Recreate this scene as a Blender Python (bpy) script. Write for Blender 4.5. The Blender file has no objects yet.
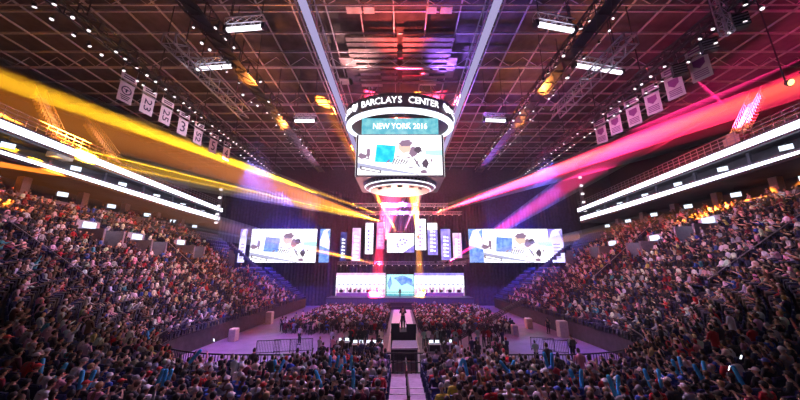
import bpy, bmesh, math, random
import numpy as np
from mathutils import Vector, Matrix
random.seed(7)
rng = np.random.default_rng(7)
sc = bpy.context.scene
COL = sc.collection
PI = math.pi
R = math.radians

# ------------------------------------------------------------------ camera
F = 290.0
PITCH = R(13.6)
CAMZ = 7.0
cam = bpy.data.objects.new('camera', bpy.data.cameras.new('camera'))
COL.objects.link(cam)
cam.data.sensor_width = 36
cam.data.lens = 36 * F / 800
cam.data.clip_end = 300
cam.location = (0, 0, CAMZ)
cam.rotation_euler = (PI / 2 + PITCH, 0, 0)
sc.camera = cam


def ray(px, py):
    xc, yc = px - 400, 200 - py
    return Vector((xc, F * math.cos(PITCH) - yc * math.sin(PITCH), F * math.sin(PITCH) + yc * math.cos(PITCH)))


def at(px, py, Y):
    d = ray(px, py)
    s = Y / d.y
    return Vector((d.x * s, Y, CAMZ + d.z * s))


def atx(px, py, X):
    d = ray(px, py)
    s = X / d.x
    return Vector((X, d.y * s, CAMZ + d.z * s))


def atz(px, py, Z):
    d = ray(px, py)
    s = (Z - CAMZ) / d.z
    return Vector((d.x * s, d.y * s, Z))


# ------------------------------------------------------------------ materials
def nodes_of(m):
    m.use_nodes = True
    return m.node_tree


def mat(name, col, rough=.7, metal=0., noise=.12, scale=6., emit=None, estr=0., spec=.3):
    m = bpy.data.materials.new(name)
    nt = nodes_of(m)
    b = nt.nodes['Principled BSDF']
    b.inputs['Roughness'].default_value = rough
    b.inputs['Metallic'].default_value = metal
    b.inputs['Specular IOR Level'].default_value = spec
    if noise:
        n = nt.nodes.new('ShaderNodeTexNoise')
        n.inputs['Scale'].default_value = scale
        n.inputs['Detail'].default_value = 3
        tc = nt.nodes.new('ShaderNodeTexCoord')
        nt.links.new(tc.outputs['Object'], n.inputs['Vector'])
        r = nt.nodes.new('ShaderNodeValToRGB')
        c = Vector(col)
        r.color_ramp.elements[0].position = .3
        r.color_ramp.elements[1].position = .7
        r.color_ramp.elements[0].color = (*(c * (1 - noise)), 1)
        r.color_ramp.elements[1].color = (*(c * (1 + noise)), 1)
        nt.links.new(n.outputs['Fac'], r.inputs['Fac'])
        nt.links.new(r.outputs['Color'], b.inputs['Base Color'])
    else:
        b.inputs['Base Color'].default_value = (*col, 1)
    if emit:
        b.inputs['Emission Color'].default_value = (*emit, 1)
        b.inputs['Emission Strength'].default_value = estr
    return m


def objcol_mat(name, rough=.8, scale=25., sheen=0.):
    """cloth / hair colour is the object's own colour"""
    m = bpy.data.materials.new(name)
    nt = nodes_of(m)
    b = nt.nodes['Principled BSDF']
    b.inputs['Roughness'].default_value = rough
    oi = nt.nodes.new('ShaderNodeObjectInfo')
    n = nt.nodes.new('ShaderNodeTexNoise')
    n.inputs['Scale'].default_value = scale
    mr = nt.nodes.new('ShaderNodeMapRange')
    mr.inputs['To Min'].default_value = .75
    mr.inputs['To Max'].default_value = 1.2
    nt.links.new(n.outputs['Fac'], mr.inputs['Value'])
    mx = nt.nodes.new('ShaderNodeVectorMath')
    mx.operation = 'SCALE'
    nt.links.new(oi.outputs['Color'], mx.inputs[0])
    nt.links.new(mr.outputs['Result'], mx.inputs['Scale'])
    nt.links.new(mx.outputs['Vector'], b.inputs['Base Color'])
    return m


def attr_mat(name, rough=.8):
    m = bpy.data.materials.new(name)
    nt = nodes_of(m)
    b = nt.nodes['Principled BSDF']
    b.inputs['Roughness'].default_value = rough
    a = nt.nodes.new('ShaderNodeAttribute')
    a.attribute_name = 'tint'
    nt.links.new(a.outputs['Color'], b.inputs['Base Color'])
    return m


def glow(name, col, s):
    m = bpy.data.materials.new(name)
    nt = nodes_of(m)
    nt.nodes.clear()
    o = nt.nodes.new('ShaderNodeOutputMaterial')
    e = nt.nodes.new('ShaderNodeEmission')
    e.inputs['Color'].default_value = (*col, 1)
    e.inputs['Strength'].default_value = s
    nt.links.new(e.outputs[0], o.inputs['Surface'])
    return m


def glow_noise(name, c0, c1, s, scale=3., axis_stretch=(1, 1, 1), p0=.4, p1=.6):
    """an LED surface that shows a moving picture of two colours"""
    m = glow(name, c0, s)
    nt = m.node_tree
    e = [n for n in nt.nodes if n.type == 'EMISSION'][0]
    tc = nt.nodes.new('ShaderNodeTexCoord')
    mp = nt.nodes.new('ShaderNodeMapping')
    mp.inputs['Scale'].default_value = axis_stretch
    n = nt.nodes.new('ShaderNodeTexNoise')
    n.inputs['Scale'].default_value = scale
    n.inputs['Detail'].default_value = 4
    r = nt.nodes.new('ShaderNodeValToRGB')
    r.color_ramp.elements[0].position = p0
    r.color_ramp.elements[1].position = p1
    r.color_ramp.elements[0].color = (*c0, 1)
    r.color_ramp.elements[1].color = (*c1, 1)
    nt.links.new(tc.outputs['Object'], mp.inputs['Vector'])
    nt.links.new(mp.outputs[0], n.inputs['Vector'])
    nt.links.new(n.outputs['Fac'], r.inputs['Fac'])
    nt.links.new(r.outputs['Color'], e.inputs['Color'])
    return m


M = {}
M['concrete'] = mat('dark_concrete', (.05, .045, .06), .8, noise=.3, scale=2)
M['floor'] = mat('arena_floor', (.19, .12, .19), .38, noise=.25, scale=.8, spec=.5)
M['carpet'] = mat('aisle_concrete', (.42, .30, .46), .8, noise=.15, scale=4)
M['nosing'] = mat('step_nosing', (.5, .44, .52), .6, noise=.05)
M['black'] = mat('black_paint', (.012, .012, .016), .5)
M['dark'] = mat('dark_steel', (.045, .042, .055), .45, metal=.6)
M['steel'] = mat('pale_steel', (.42, .4, .48), .35, metal=.85)
M['roof'] = mat('roof_deck', (.065, .048, .058), .85, noise=.35, scale=1.2)
M['roofbeam'] = mat('roof_purlin', (.42, .37, .44), .6, metal=.3)
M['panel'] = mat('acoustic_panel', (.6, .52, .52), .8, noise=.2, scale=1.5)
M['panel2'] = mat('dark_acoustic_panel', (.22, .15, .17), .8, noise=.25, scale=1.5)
M['curtain'] = mat('black_blue_drape', (.035, .03, .07), .9, noise=.4, scale=2)
M['wall'] = mat('suite_wall', (.06, .05, .07), .8, noise=.3, scale=1)
M['sidewall'] = mat('black_side_wall', (.012, .011, .014), .9, noise=.3, scale=1)
M['pillar'] = mat('suite_pillar', (.38, .26, .24), .7)
M['fascia'] = mat('fascia_trim', (.14, .12, .17), .6)
M['concourse'] = mat('concourse_parapet', (.34, .30, .42), .6)
M['seat'] = mat('navy_seat_plastic', (.03, .04, .16), .5, noise=.1)
M['cream'] = mat('cream_padding', (.62, .50, .44), .7)
M['white'] = mat('white_laminate', (.78, .76, .78), .5, noise=.05)
M['banner'] = mat('banner_cloth', (.82, .66, .76), .8, noise=.06)
M['bannerink'] = mat('banner_ink', (.06, .03, .10), .8, noise=0)
M['bannerpurple'] = mat('banner_purple', (.33, .07, .30), .8, noise=0)
M['stage'] = mat('stage_deck', (.05, .05, .09), .4)
M['shirt'] = objcol_mat('shirt_cloth')
M['hair'] = objcol_mat('hair_strands', .6, 60)
M['skin'] = objcol_mat('skin', .55, 10)
M['trousers'] = objcol_mat('trouser_cloth', .9)
M['crowd'] = attr_mat('crowd_clothes')
M['eye'] = mat('eye_dark', (.01, .01, .01), .3, noise=0)
M['stick'] = mat('blue_inflatable_film', (.06, .52, .95), .25, noise=.1, scale=8, spec=.6)
M['stickw'] = mat('pale_inflatable_film', (.75, .75, .8), .25, noise=.1, scale=8)
M['led'] = glow('ribbon_led', (.80, .86, 1), 3.6)
M['ledwhite'] = glow('white_led', (1, .98, 1), 1.6)
M['text'] = glow('lit_letter', (1, .97, 1), 2.2)
M['rim'] = glow('lit_rim', (.86, .9, 1), 1.7)
M['cyan'] = glow_noise('cyan_led', (.12, .55, .70), (.30, .75, .82), .85, 1.2)
M['screen'] = glow_noise('screen_white', (1, .97, .99), (.88, .92, 1), 1.75, .6)
M['s_blue'] = glow_noise('screen_blue', (.0, .5, .9), (.05, .75, .95), 1.2, 1.2)
M['s_blue2'] = glow_noise('screen_deep_blue', (.12, .25, .9), (.3, .5, 1), 1.1, 1.2)
M['s_dark'] = glow('screen_dark', (.20, .13, .20), .55)
M['s_mid'] = glow('screen_mauve', (.45, .28, .42), .7)
M['s_skin'] = glow('screen_skin', (.98, .62, .50), 1.1)
M['s_pale'] = glow('screen_pale_line', (.5, .5, .72), 1.0)
M['s_lower'] = glow_noise('screen_lower', (.55, .25, .50), (.85, .7, .95), 1.0, 2)
M['s_teal'] = glow('screen_teal', (.45, .95, .95), 1.35)
M['s_lilac'] = glow_noise('screen_lilac', (.85, .8, 1), (.6, .55, 1), 1.5, .7, (1, 1, .4))
M['v_pink'] = glow_noise('banner_pink_led', (.78, .35, .80), (.95, .6, .95), 1.3, .9)
M['v_violet'] = glow_noise('banner_violet_led', (.22, .16, .68), (.45, .35, .95), 1.2, .9)
M['v_dim'] = glow_noise('banner_dim_led', (.05, .05, .30), (.22, .2, .8), .5, 1.3)
M['v_red'] = glow_noise('banner_red_led', (.85, .12, .4), (.95, .35, .7), 1.3, .9)
M['v_white'] = glow_noise('banner_white_led', (1, .95, 1), (.85, .85, 1), 2.2, .7)
M['stagelight'] = glow('lamp_lens', (1, .95, .9), 14)
M['lens_y'] = glow('amber_lamp_lens', (1, .6, .1), 30)
M['lens_p'] = glow('magenta_lamp_lens', (1, .12, .4), 30)
M['lens_w'] = glow('pale_lamp_lens', (1, .88, .95), 1.5)
M['tube'] = glow('fluorescent_tube', (.93, .9, 1), 2.6)
M['strip'] = glow('catwalk_painted_glow', (.60, .52, .92), .62)  # emission stands in for light falling on the pale beam
M['tv'] = glow('tv_screen', (.75, .85, 1), 1.6)
m = bpy.data.materials.new('beam_haze')
nt = nodes_of(m)
nt.nodes.clear()
o_ = nt.nodes.new('ShaderNodeOutputMaterial')
v_ = nt.nodes.new('ShaderNodeVolumeScatter')
v_.inputs['Density'].default_value = .016
v_.inputs['Anisotropy'].default_value = .1
nt.links.new(v_.outputs[0], o_.inputs['Volume'])
M['beamhaze'] = m
M['densehaze'] = m.copy()
[n for n in M['densehaze'].node_tree.nodes if n.type == 'VOLUME_SCATTER'][0].inputs['Density'].default_value = .032
sc.cycles.transparent_max_bounces = 32
sc.cycles.use_denoising = True
sc.cycles.volume_bounces = 0
sc.view_settings.view_transform = 'Standard'
sc.view_settings.look = 'None'
sc.view_settings.exposure = .25
sc.view_settings.gamma = 1.0
sc.view_settings.use_curve_mapping = False
M['phone'] = glow('phone_screen', (.8, .9, 1), 4)


# ------------------------------------------------------------------ helpers
def tag(o, label=None, cat=None, group=None, kind=None):
    if label: o['label'] = label
    if cat: o['category'] = cat
    if group: o['group'] = group
    if kind: o['kind'] = kind
    return o


def empty(name, loc=(0, 0, 0), rz=0):
    o = bpy.data.objects.new(name, None)
    COL.objects.link(o)
    o.location = loc
    o.rotation_euler = (0, 0, rz)
    o.empty_display_size = .2
    return o


class MB:
    def __init__(s):
        s.v, s.f, s.m = [], [], []

    def add(s, vs, fs, mi=0):
        b = len(s.v)
        s.v.extend([tuple(v) for v in vs])
        s.f.extend([tuple(i + b for i in f) for f in fs])
        s.m.extend([mi] * len(fs))
        return s

    def box(s, x0, x1, y0, y1, z0, z1, mi=0, T=None):
        vs = [Vector((x, y, z)) for z in (z0, z1) for y in (y0, y1) for x in (x0, x1)]
        if T is not None: vs = [T @ v for v in vs]
        return s.add(vs, [(0, 2, 3, 1), (4, 5, 7, 6), (0, 1, 5, 4), (2, 6, 7, 3), (0, 4, 6, 2), (1, 3, 7, 5)], mi)

    def bar(s, a, b, w, h=None, mi=0, up=(0, 0, 1)):
        a, b = Vector(a), Vector(b)
        h = h or w
        d = (b - a)
        if d.length < 1e-6: return s
        d.normalize()
        u = Vector(up)
        if abs(d.dot(u)) > .98: u = Vector((1, 0, 0))
        x = d.cross(u).normalized()
        z = x.cross(d).normalized()
        vs = [p + x * (sx * w / 2) + z * (sz * h / 2) for p in (a, b) for sx, sz in ((-1, -1), (1, -1), (1, 1), (-1, 1))]
        return s.add(vs, [(0, 1, 2, 3), (7, 6, 5, 4), (0, 4, 5, 1), (1, 5, 6, 2), (2, 6, 7, 3), (3, 7, 4, 0)], mi)

    def tube(s, pts, r, n=8, mi=0, cap=True):
        pts = [Vector(p) for p in pts]
        rs = r if isinstance(r, (list, tuple)) else [r] * len(pts)
        vs = []
        for i, p in enumerate(pts):
            d = (pts[min(i + 1, len(pts) - 1)] - pts[max(i - 1, 0)]).normalized()
            u = Vector((0, 0, 1)) if abs(d.z) < .9 else Vector((1, 0, 0))
            x = d.cross(u).normalized()
            z = x.cross(d)
            for k in range(n):
                a = 2 * PI * k / n
                vs.append(p + (x * math.cos(a) + z * math.sin(a)) * rs[i])
        fs = []
        for i in range(len(pts) - 1):
            for k in range(n):
                fs.append((i * n + k, i * n + (k + 1) % n, (i + 1) * n + (k + 1) % n, (i + 1) * n + k))
        if cap:
            fs.append(tuple(reversed(range(n))))
            fs.append(tuple((len(pts) - 1) * n + k for k in range(n)))
        return s.add(vs, fs, mi)

    def quad(s, a, b, c, d, mi=0):
        return s.add([a, b, c, d], [(0, 1, 2, 3)], mi)

    def build(s, name, mats, parent=None, smooth=False, bevel=0):
        me = bpy.data.meshes.new(name)
        me.from_pydata(s.v, [], s.f)
        for m in (mats if isinstance(mats, (list, tuple)) else [mats]): me.materials.append(m)
        if any(s.m): me.polygons.foreach_set('material_index', s.m)
        if smooth: me.polygons.foreach_set('use_smooth', [True] * len(me.polygons))
        me.update()
        o = bpy.data.objects.new(name, me)
        COL.objects.link(o)
        if parent is not None: o.parent = parent
        if bevel:
            bv = o.modifiers.new('soft', 'BEVEL')
            bv.width = bevel
            bv.segments = 2
        return o


def struct(o):
    o['kind'] = 'structure'
    return o


def copy_tree(o, parent=None):
    c = o.copy()
    COL.objects.link(c)
    c.parent = parent
    for ch in list(o.children): copy_tree(ch, c)
    return c


def spot(name, loc, target, energy, col, size, blend=.4, radius=.15):
    l = bpy.data.lights.new(name, 'SPOT')
    o = bpy.data.objects.new(name, l)
    COL.objects.link(o)
    o.location = loc
    o.rotation_euler = (Vector(target) - Vector(loc)).to_track_quat('-Z', 'Y').to_euler()
    l.energy, l.color, l.spot_size, l.spot_blend, l.shadow_soft_size = energy, col, R(size), blend, radius
    return o


def text_mesh(name, s, size, material, parent, loc, rot=(PI / 2, 0, 0), width=None, extrude=.02, height=None):
    cu = bpy.data.curves.new(name, 'FONT')
    cu.body = s
    cu.size = size
    cu.extrude = extrude
    cu.align_x = 'CENTER'
    cu.align_y = 'CENTER'
    cu.resolution_u = 2
    o = bpy.data.objects.new(name, cu)
    COL.objects.link(o)
    bpy.context.view_layer.update()
    me = bpy.data.meshes.new_from_object(o.evaluated_get(bpy.context.evaluated_depsgraph_get()))
    bpy.data.objects.remove(o)
    me.materials.clear()
    me.materials.append(material)
    n = bpy.data.objects.new(name, me)
    COL.objects.link(n)
    n.parent = parent
    n.location = loc
    n.rotation_euler = rot
    xs = [v.co.x for v in me.vertices]
    ys = [v.co.y for v in me.vertices]
    if width and xs:
        k = width / (max(xs) - min(xs))
        n.scale = (k, (height / (max(ys) - min(ys))) if height else k, 1)
    return n


ONES = 'zeroth first second third fourth fifth sixth seventh eighth ninth tenth eleventh twelfth thirteenth fourteenth fifteenth sixteenth seventeenth eighteenth nineteenth'.split()


def ordinal(n):
    if n < 20: return ONES[n]
    t = ['twent', 'thirt', 'fort', 'fift', 'sixt'][n // 10 - 2]
    return t + 'ieth' if n % 10 == 0 else t + 'y-' + ONES[n % 10]


def side(x): return 'yellow' if x < 0 else 'pink'


# ------------------------------------------------------------------ bowl geometry
IX, IY0, IY1, RC = 18.5, 17.2, 60.0, 10.0
H0, SN, SS = 1.6, .08, .77


def bowl(t, d):
    """t = arc length along the inner boundary from the middle of the near side towards +x, d = distance outwards"""
    sgn = 1 if t >= 0 else -1
    t = abs(t)
    a = IX - RC
    if t < a: p, n = Vector((t, IY0)), Vector((0, -1))
    else:
        L = RC * PI / 2
        if t < a + L:
            th = (t - a) / RC
            n = Vector((math.sin(th), -math.cos(th)))
            p = Vector((a, IY0 + RC)) + n * RC
        else:
            n = Vector((1, 0))
            p = Vector((IX, IY0 + RC + (t - a - L)))
    q = p + n * d
    k = n.x * n.x * (3 - 2 * n.x) if n.x < 1 else 1.
    slope = SN + (SS - SN) * k
    return Vector((q.x * sgn, q.y, H0 + slope * d)), Vector((n.x * sgn, n.y))


TCORN0 = IX - RC
TCORN1 = TCORN0 + RC * PI / 2
TEND = TCORN1 + (IY1 - IY0 - RC)
TREAD = .82
NROW = 17
AISLES = [20.6, 33.0, 43.0, 52.5]        # arc length of the side aisles
AISLE0 = (-.45, 1.05)


def ts_profile():
    ts = list(np.arange(0, TCORN0, 1.5)) + list(np.linspace(TCORN0, TCORN1, 12)) + list(np.arange(TCORN1 + 2, TEND, 2)) + [TEND]
    return ts


def y_end(d):
    x = IX + d
    return IY1 if H0 + SS * d < 6.9 else max(44., min(53., 1.74 * x))


for sgn, nm in ((-1, 'yellow'), (1, 'pink')):
    mb = MB()
    ts = [t * sgn for t in ts_profile()]
    for r in range(NROW + 1):
        d0, d1 = r * TREAD, (r + 1) * TREAD
        A = [bowl(t, d0)[0] for t in ts]
        Bf = [bowl(t, d1)[0] for t in ts]
        low = []
        for (p, t) in zip(A, ts):
            pr = bowl(t, d0 - TREAD)[0] if r else Vector((p.x, p.y, 0))
            low.append(Vector((p.x, p.y, pr.z if r else 0)))
        top0 = A
        top1 = [Vector((q.x, q.y, a.z)) for q, a in zip(Bf, A)]
        ye = y_end(d1)
        for ring_ in (A, Bf, low):
            for p_ in ring_: p_.y = min(p_.y, ye)
        top1 = [Vector((q.x, q.y, a.z)) for q, a in zip(Bf, A)]
        n = len(ts)
        vs = low + top0 + top1
        fs = []
        for i in range(n - 1):
            fs.append((i, i + 1, n + i + 1, n + i))
            fs.append((n + i, n + i + 1, 2 * n + i + 1, 2 * n + i))
        mb.add(vs, fs)
    struct(mb.build('seating_tier', M['concrete']))['label'] = 'dark concrete seating steps on the %s-beam side' % nm

# floor
mb = MB()
mb.box(-IX - 4, IX + 4, 12, 66, -.2, 0)
struct(mb.build('floor', M['floor']))

# walls around
mb = MB()
mb.box(-50, 50, 66, 66.5, 0, 40)
struct(mb.build('wall_back', M['curtain']))
for sx in (-1, 1):
    mb = MB()
    mb.box(min(sx * 50, sx * 50.5), max(sx * 50, sx * 50.5), -12, 66, 0, 40)
    struct(mb.build('wall_' + ('left' if sx < 0 else 'right'), M['sidewall']))
mb = MB()
mb.box(-50, 50, -12.5, -12, 0, 40)
struct(mb.build('wall_front', M['wall']))

# ------------------------------------------------------------------ roof
ZR = 31.0
mb = MB()
mb.box(-50, 50, -12, 66, ZR, ZR + .4)
struct(mb.build('ceiling', M['roof']))
mb = MB()
for y in np.arange(4, 66, 2.6): mb.box(-48, 48, y - .06, y + .06, ZR - .55, ZR - .35)
for x in np.arange(-44, 44.1, 3.1): mb.box(x - .05, x + .05, 0, 66, ZR - .62, ZR - .45)
g = struct(mb.build('ceiling_purlin_grid', M['roofbeam']))
mb = MB()
for y in (12.5, 20.3, 28.1, 35.9, 43.7, 51.5):
    for x in np.arange(-45, 45, 3.1):
        mb.bar((x, y, ZR - .6), (x + 1.55, y, ZR - 1.8), .05)
        mb.bar((x + 1.55, y, ZR - 1.8), (x + 3.1, y, ZR - .6), .05)
    mb.box(-46, 46, y - .05, y + .05, ZR - 1.88, ZR - 1.78)
struct(mb.build('ceiling_roof_truss', M['roofbeam']))
# louvred darker panels over the middle
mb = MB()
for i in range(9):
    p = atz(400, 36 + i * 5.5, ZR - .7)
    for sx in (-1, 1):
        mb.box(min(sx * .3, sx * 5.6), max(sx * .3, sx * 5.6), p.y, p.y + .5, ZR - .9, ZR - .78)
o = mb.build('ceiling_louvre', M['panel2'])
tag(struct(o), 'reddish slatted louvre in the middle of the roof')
k = 0
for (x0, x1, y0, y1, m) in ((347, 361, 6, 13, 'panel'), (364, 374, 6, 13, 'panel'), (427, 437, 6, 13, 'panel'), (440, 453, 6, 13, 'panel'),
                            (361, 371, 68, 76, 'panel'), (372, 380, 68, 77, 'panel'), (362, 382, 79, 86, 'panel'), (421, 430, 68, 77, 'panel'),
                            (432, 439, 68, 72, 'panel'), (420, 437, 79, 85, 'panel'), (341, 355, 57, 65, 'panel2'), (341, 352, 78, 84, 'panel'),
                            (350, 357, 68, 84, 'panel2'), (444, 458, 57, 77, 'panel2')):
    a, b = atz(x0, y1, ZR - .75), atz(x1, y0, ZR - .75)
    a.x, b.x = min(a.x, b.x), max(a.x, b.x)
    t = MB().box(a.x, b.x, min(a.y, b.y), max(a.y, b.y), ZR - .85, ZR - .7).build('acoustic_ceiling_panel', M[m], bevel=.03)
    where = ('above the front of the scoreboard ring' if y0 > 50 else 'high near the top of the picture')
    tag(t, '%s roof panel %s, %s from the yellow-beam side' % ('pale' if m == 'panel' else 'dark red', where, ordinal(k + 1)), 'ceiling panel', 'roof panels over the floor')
    k += 1

# long pale catwalks, their lit look given as glow on the underside
for sx in (-1, 1):
    x = sx * 7.35
    rt = empty('pale_catwalk', (x, 0, 0))
    tag(rt, 'long pale violet catwalk running towards the scoreboard on the %s-beam side' % side(sx), 'catwalk', 'pale catwalks beside the scoreboard')
    MB().box(-.32, .32, 6, 62, ZR - 4.4, ZR - 4.3).build('glowing_beam_face', M['strip'], rt)
    for s2 in (-1, 1):
        q = MB()
        q.box(s2 * .52 - .04, s2 * .52 + .04, 6, 62, ZR - 4.5, ZR - 4.3)
        q.box(s2 * .55 - .04, s2 * .55 + .04, 6, 62, ZR - 3.3, ZR - 3.2)
        for y in np.arange(6, 62, 2): q.bar((s2 * .55, y, ZR - 4.4), (s2 * .55, y + 1, ZR - 3.25), .05); q.bar((s2 * .55, y + 1, ZR - 3.25), (s2 * .55, y + 2, ZR - 4.4), .05)
        q.build('side_rail', M['steel'], rt)
    for y in np.arange(8, 62, 6): MB().bar((0, y, ZR - 4.3), (0, y, ZR), .06).build('hanger', M['dark'], rt)


def truss(mb, a, b, w=.5, step=.8, r=.035, mi=0):
    a, b = Vector(a), Vector(b)
    d = (b - a)
    L = d.length
    d.normalize()
    up = Vector((0, 0, 1)) if abs(d.z) < .9 else Vector((1, 0, 0))
    x = d.cross(up).normalized() * (w / 2)
    z = x.normalized().cross(d).normalized() * (w / 2)
    cs = [x + z, -x + z, -x - z, x - z]
    for c in cs: mb.bar(a + c, b + c, r * 2, mi=mi)
    n = max(1, int(L / step))
    for i in range(n):
        p, q = a + d * (L * i / n), a + d * (L * (i + 1) / n)
        for j in range(4):
            c1, c2 = cs[j], cs[(j + 1) % 4]
            mb.bar(p + c1, q + c2, r, mi=mi)
            mb.bar(p + c1, p + c2, r, mi=mi)
    return mb


def make_par(lens='lens_w', scale=1.):
    rt = empty('stage_lamp')
    q = MB().tube([(0, 0, .16 * scale), (0, 0, .1 * scale), (0, 0, -.17 * scale)], [.07 * scale, .13 * scale, .16 * scale], 10)
    q.build('housing', M['black'], rt, smooth=False)
    q = MB().tube([(0, 0, -.175 * scale), (0, 0, -.19 * scale)], .145 * scale, 10)
    q.build('lens', M[lens], rt)
    q = MB()
    for s2 in (-1, 1): q.bar((s2 * .17 * scale, 0, 0), (s2 * .17 * scale, 0, .32 * scale), .03)
    q.bar((-.17 * scale, 0, .32 * scale), (.17 * scale, 0, .32 * scale), .04)
    q.build('yoke', M['dark'], rt)
    return rt


# diagonal lamp catwalks (x = +-14) with bright tubes
n_l = 0
proto_lamp = None
for sx in (-1, 1):
    rt = empty('lamp_catwalk', (sx * 14.2, 0, 24.8))
    tag(rt, 'dark lattice catwalk crowded with lamps on the %s-beam side of the scoreboard' % side(sx), 'catwalk', 'lamp catwalks')
    q = MB()
    truss(q, (0, 9, 0), (0, 50, 0), 1.1, 1.5, .05)
    q.build('truss', M['dark'], rt)
    for y in np.arange(10, 50, 5): MB().bar((0, y, .5), (0, y, ZR - 24.8), .05).build('hanger', M['dark'], rt)
    q = MB().box(-.4, .4, 9, 50, -.5, -.42).build('walkway', M['dark'], rt)
    # second, lower truss
    rt = empty('lamp_truss', (sx * 16.6, 0, 23.2))
    tag(rt, 'short lattice truss hung below the lamp catwalk, %s-beam side' % side(sx), 'truss', 'short hung trusses')
    q = MB()
    truss(q, (0, 17.5, 0), (0, 28, 0), .9, 1.2, .05)
    q.build('lattice', M['steel'], rt)
    q = MB()
    for y in (19, 26): q.bar((0, y, .4), (0, y, ZR - 23.2), .05)
    q.build('hanger', M['dark'], rt)
    lamps = 0
    for i, y in enumerate(np.arange(13, 44, 1.15)):
        for j in range(2):
            if random.random() < .22: continue
            if proto_lamp is None: o = proto_lamp = make_par()
            else: o = copy_tree(proto_lamp)
            o.location = (sx * (14.2 + (j - .5) * 1.9) + random.uniform(-.3, .3), y + random.uniform(-.4, .4), 24.3 + random.uniform(-.6, .1))
            o.rotation_euler = (random.uniform(-.6, .3), sx * random.uniform(0, .7), random.uniform(0, 6))
            o.scale = (random.uniform(.55, .85),) * 3
            lamps += 1
            tag(o, 'round pale lamp on the catwalk, %s-beam side, %s from the near end' % (side(sx), ordinal(lamps)), 'stage lamp', 'lamps on the roof catwalks')
# lamp rows above the hanging banners
for sx in (-1, 1):
    rt = empty('banner_truss', (sx * 21.0, 0, 23.2))
    tag(rt, 'long dark truss above the hanging banners on the %s-beam side' % side(sx), 'truss', 'banner trusses')
    q = MB()
    truss(q, (0, 8, 0), (0, 48, 0), .8, 1.4, .05)
    q.build('lattice', M['dark'], rt)
    for y in np.arange(10, 48, 6): MB().bar((0, y, .4), (0, y, ZR - 23.2), .06).build('hanger', M['dark'], rt)
    lamps = 0
    for i, y in enumerate(np.arange(13, 46, .95)):
        for j in range(2):
            if random.random() < .15: continue
            o = copy_tree(proto_lamp)
            o.location = (sx * (20.6 + j * .9), y + random.uniform(-.2, .2), 22.5 - j * .35)
            o.rotation_euler = (random.uniform(-.3, .3), sx * random.uniform(.0, .6), 0)
            o.scale = (.72,) * 3
            lamps += 1
            tag(o, 'small pale lamp above the banners, %s-beam side, %s from the near end' % (side(sx), ordinal(lamps)), 'stage lamp', 'lamps above the banners')

# bright white tube trusses
k = 0
for (x0, y0, x1, y1, hz) in ((226, 30, 264, 27, 24.3), (196, 69, 234, 66, 24.2), (536, 24, 574, 31, 24.3), (574, 65, 622, 73, 24.2),
                             (294, 121, 316, 121, 24), (484, 120, 506, 121, 24), (344, 10, 347, 11, 26), (426, 10, 450, 11, 27)):
    if k == 6: break
    a, b = atz(x0, y0, hz), atz(x1, y1, hz)
    c = (a + b) / 2
    L = (b - a).length
    rt = empty('tube_light', c, math.atan2((b - a).y, (b - a).x))
    places = ('nearest the roof catwalk, yellow-beam side', 'reaching out from the yellow-beam catwalk, lower of two', 'nearest the roof catwalk, pink-beam side',
              'reaching out from the pink-beam catwalk, longest', 'small, beside the scoreboard ring on its yellow-beam flank', 'small, beside the scoreboard ring on its pink-beam flank')
    tag(rt, 'bright white tube light ' + places[k].replace('nearest', 'close under'), 'light', 'white tube lights under the roof')
    MB().tube([(-L / 2, 0, 0), (L / 2, 0, 0)], .17, 10).build('lamp_tube', M['tube'], rt)
    q = MB()
    truss(q, (-L / 2, 0, .55), (L / 2, 0, .55), .55, .7, .03)
    q.build('lattice', M['steel'], rt)
    q = MB()
    for s2 in (-1, 1):
        q.bar((s2 * L * .4, 0, .8), (s2 * L * .4, 0, ZR - c.z), .05)
        q.box(s2 * L / 2 - .12, s2 * L / 2 + .12, -.22, .22, -.22, .22)
    q.build('hanger', M['dark'], rt)
    k += 1

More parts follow.
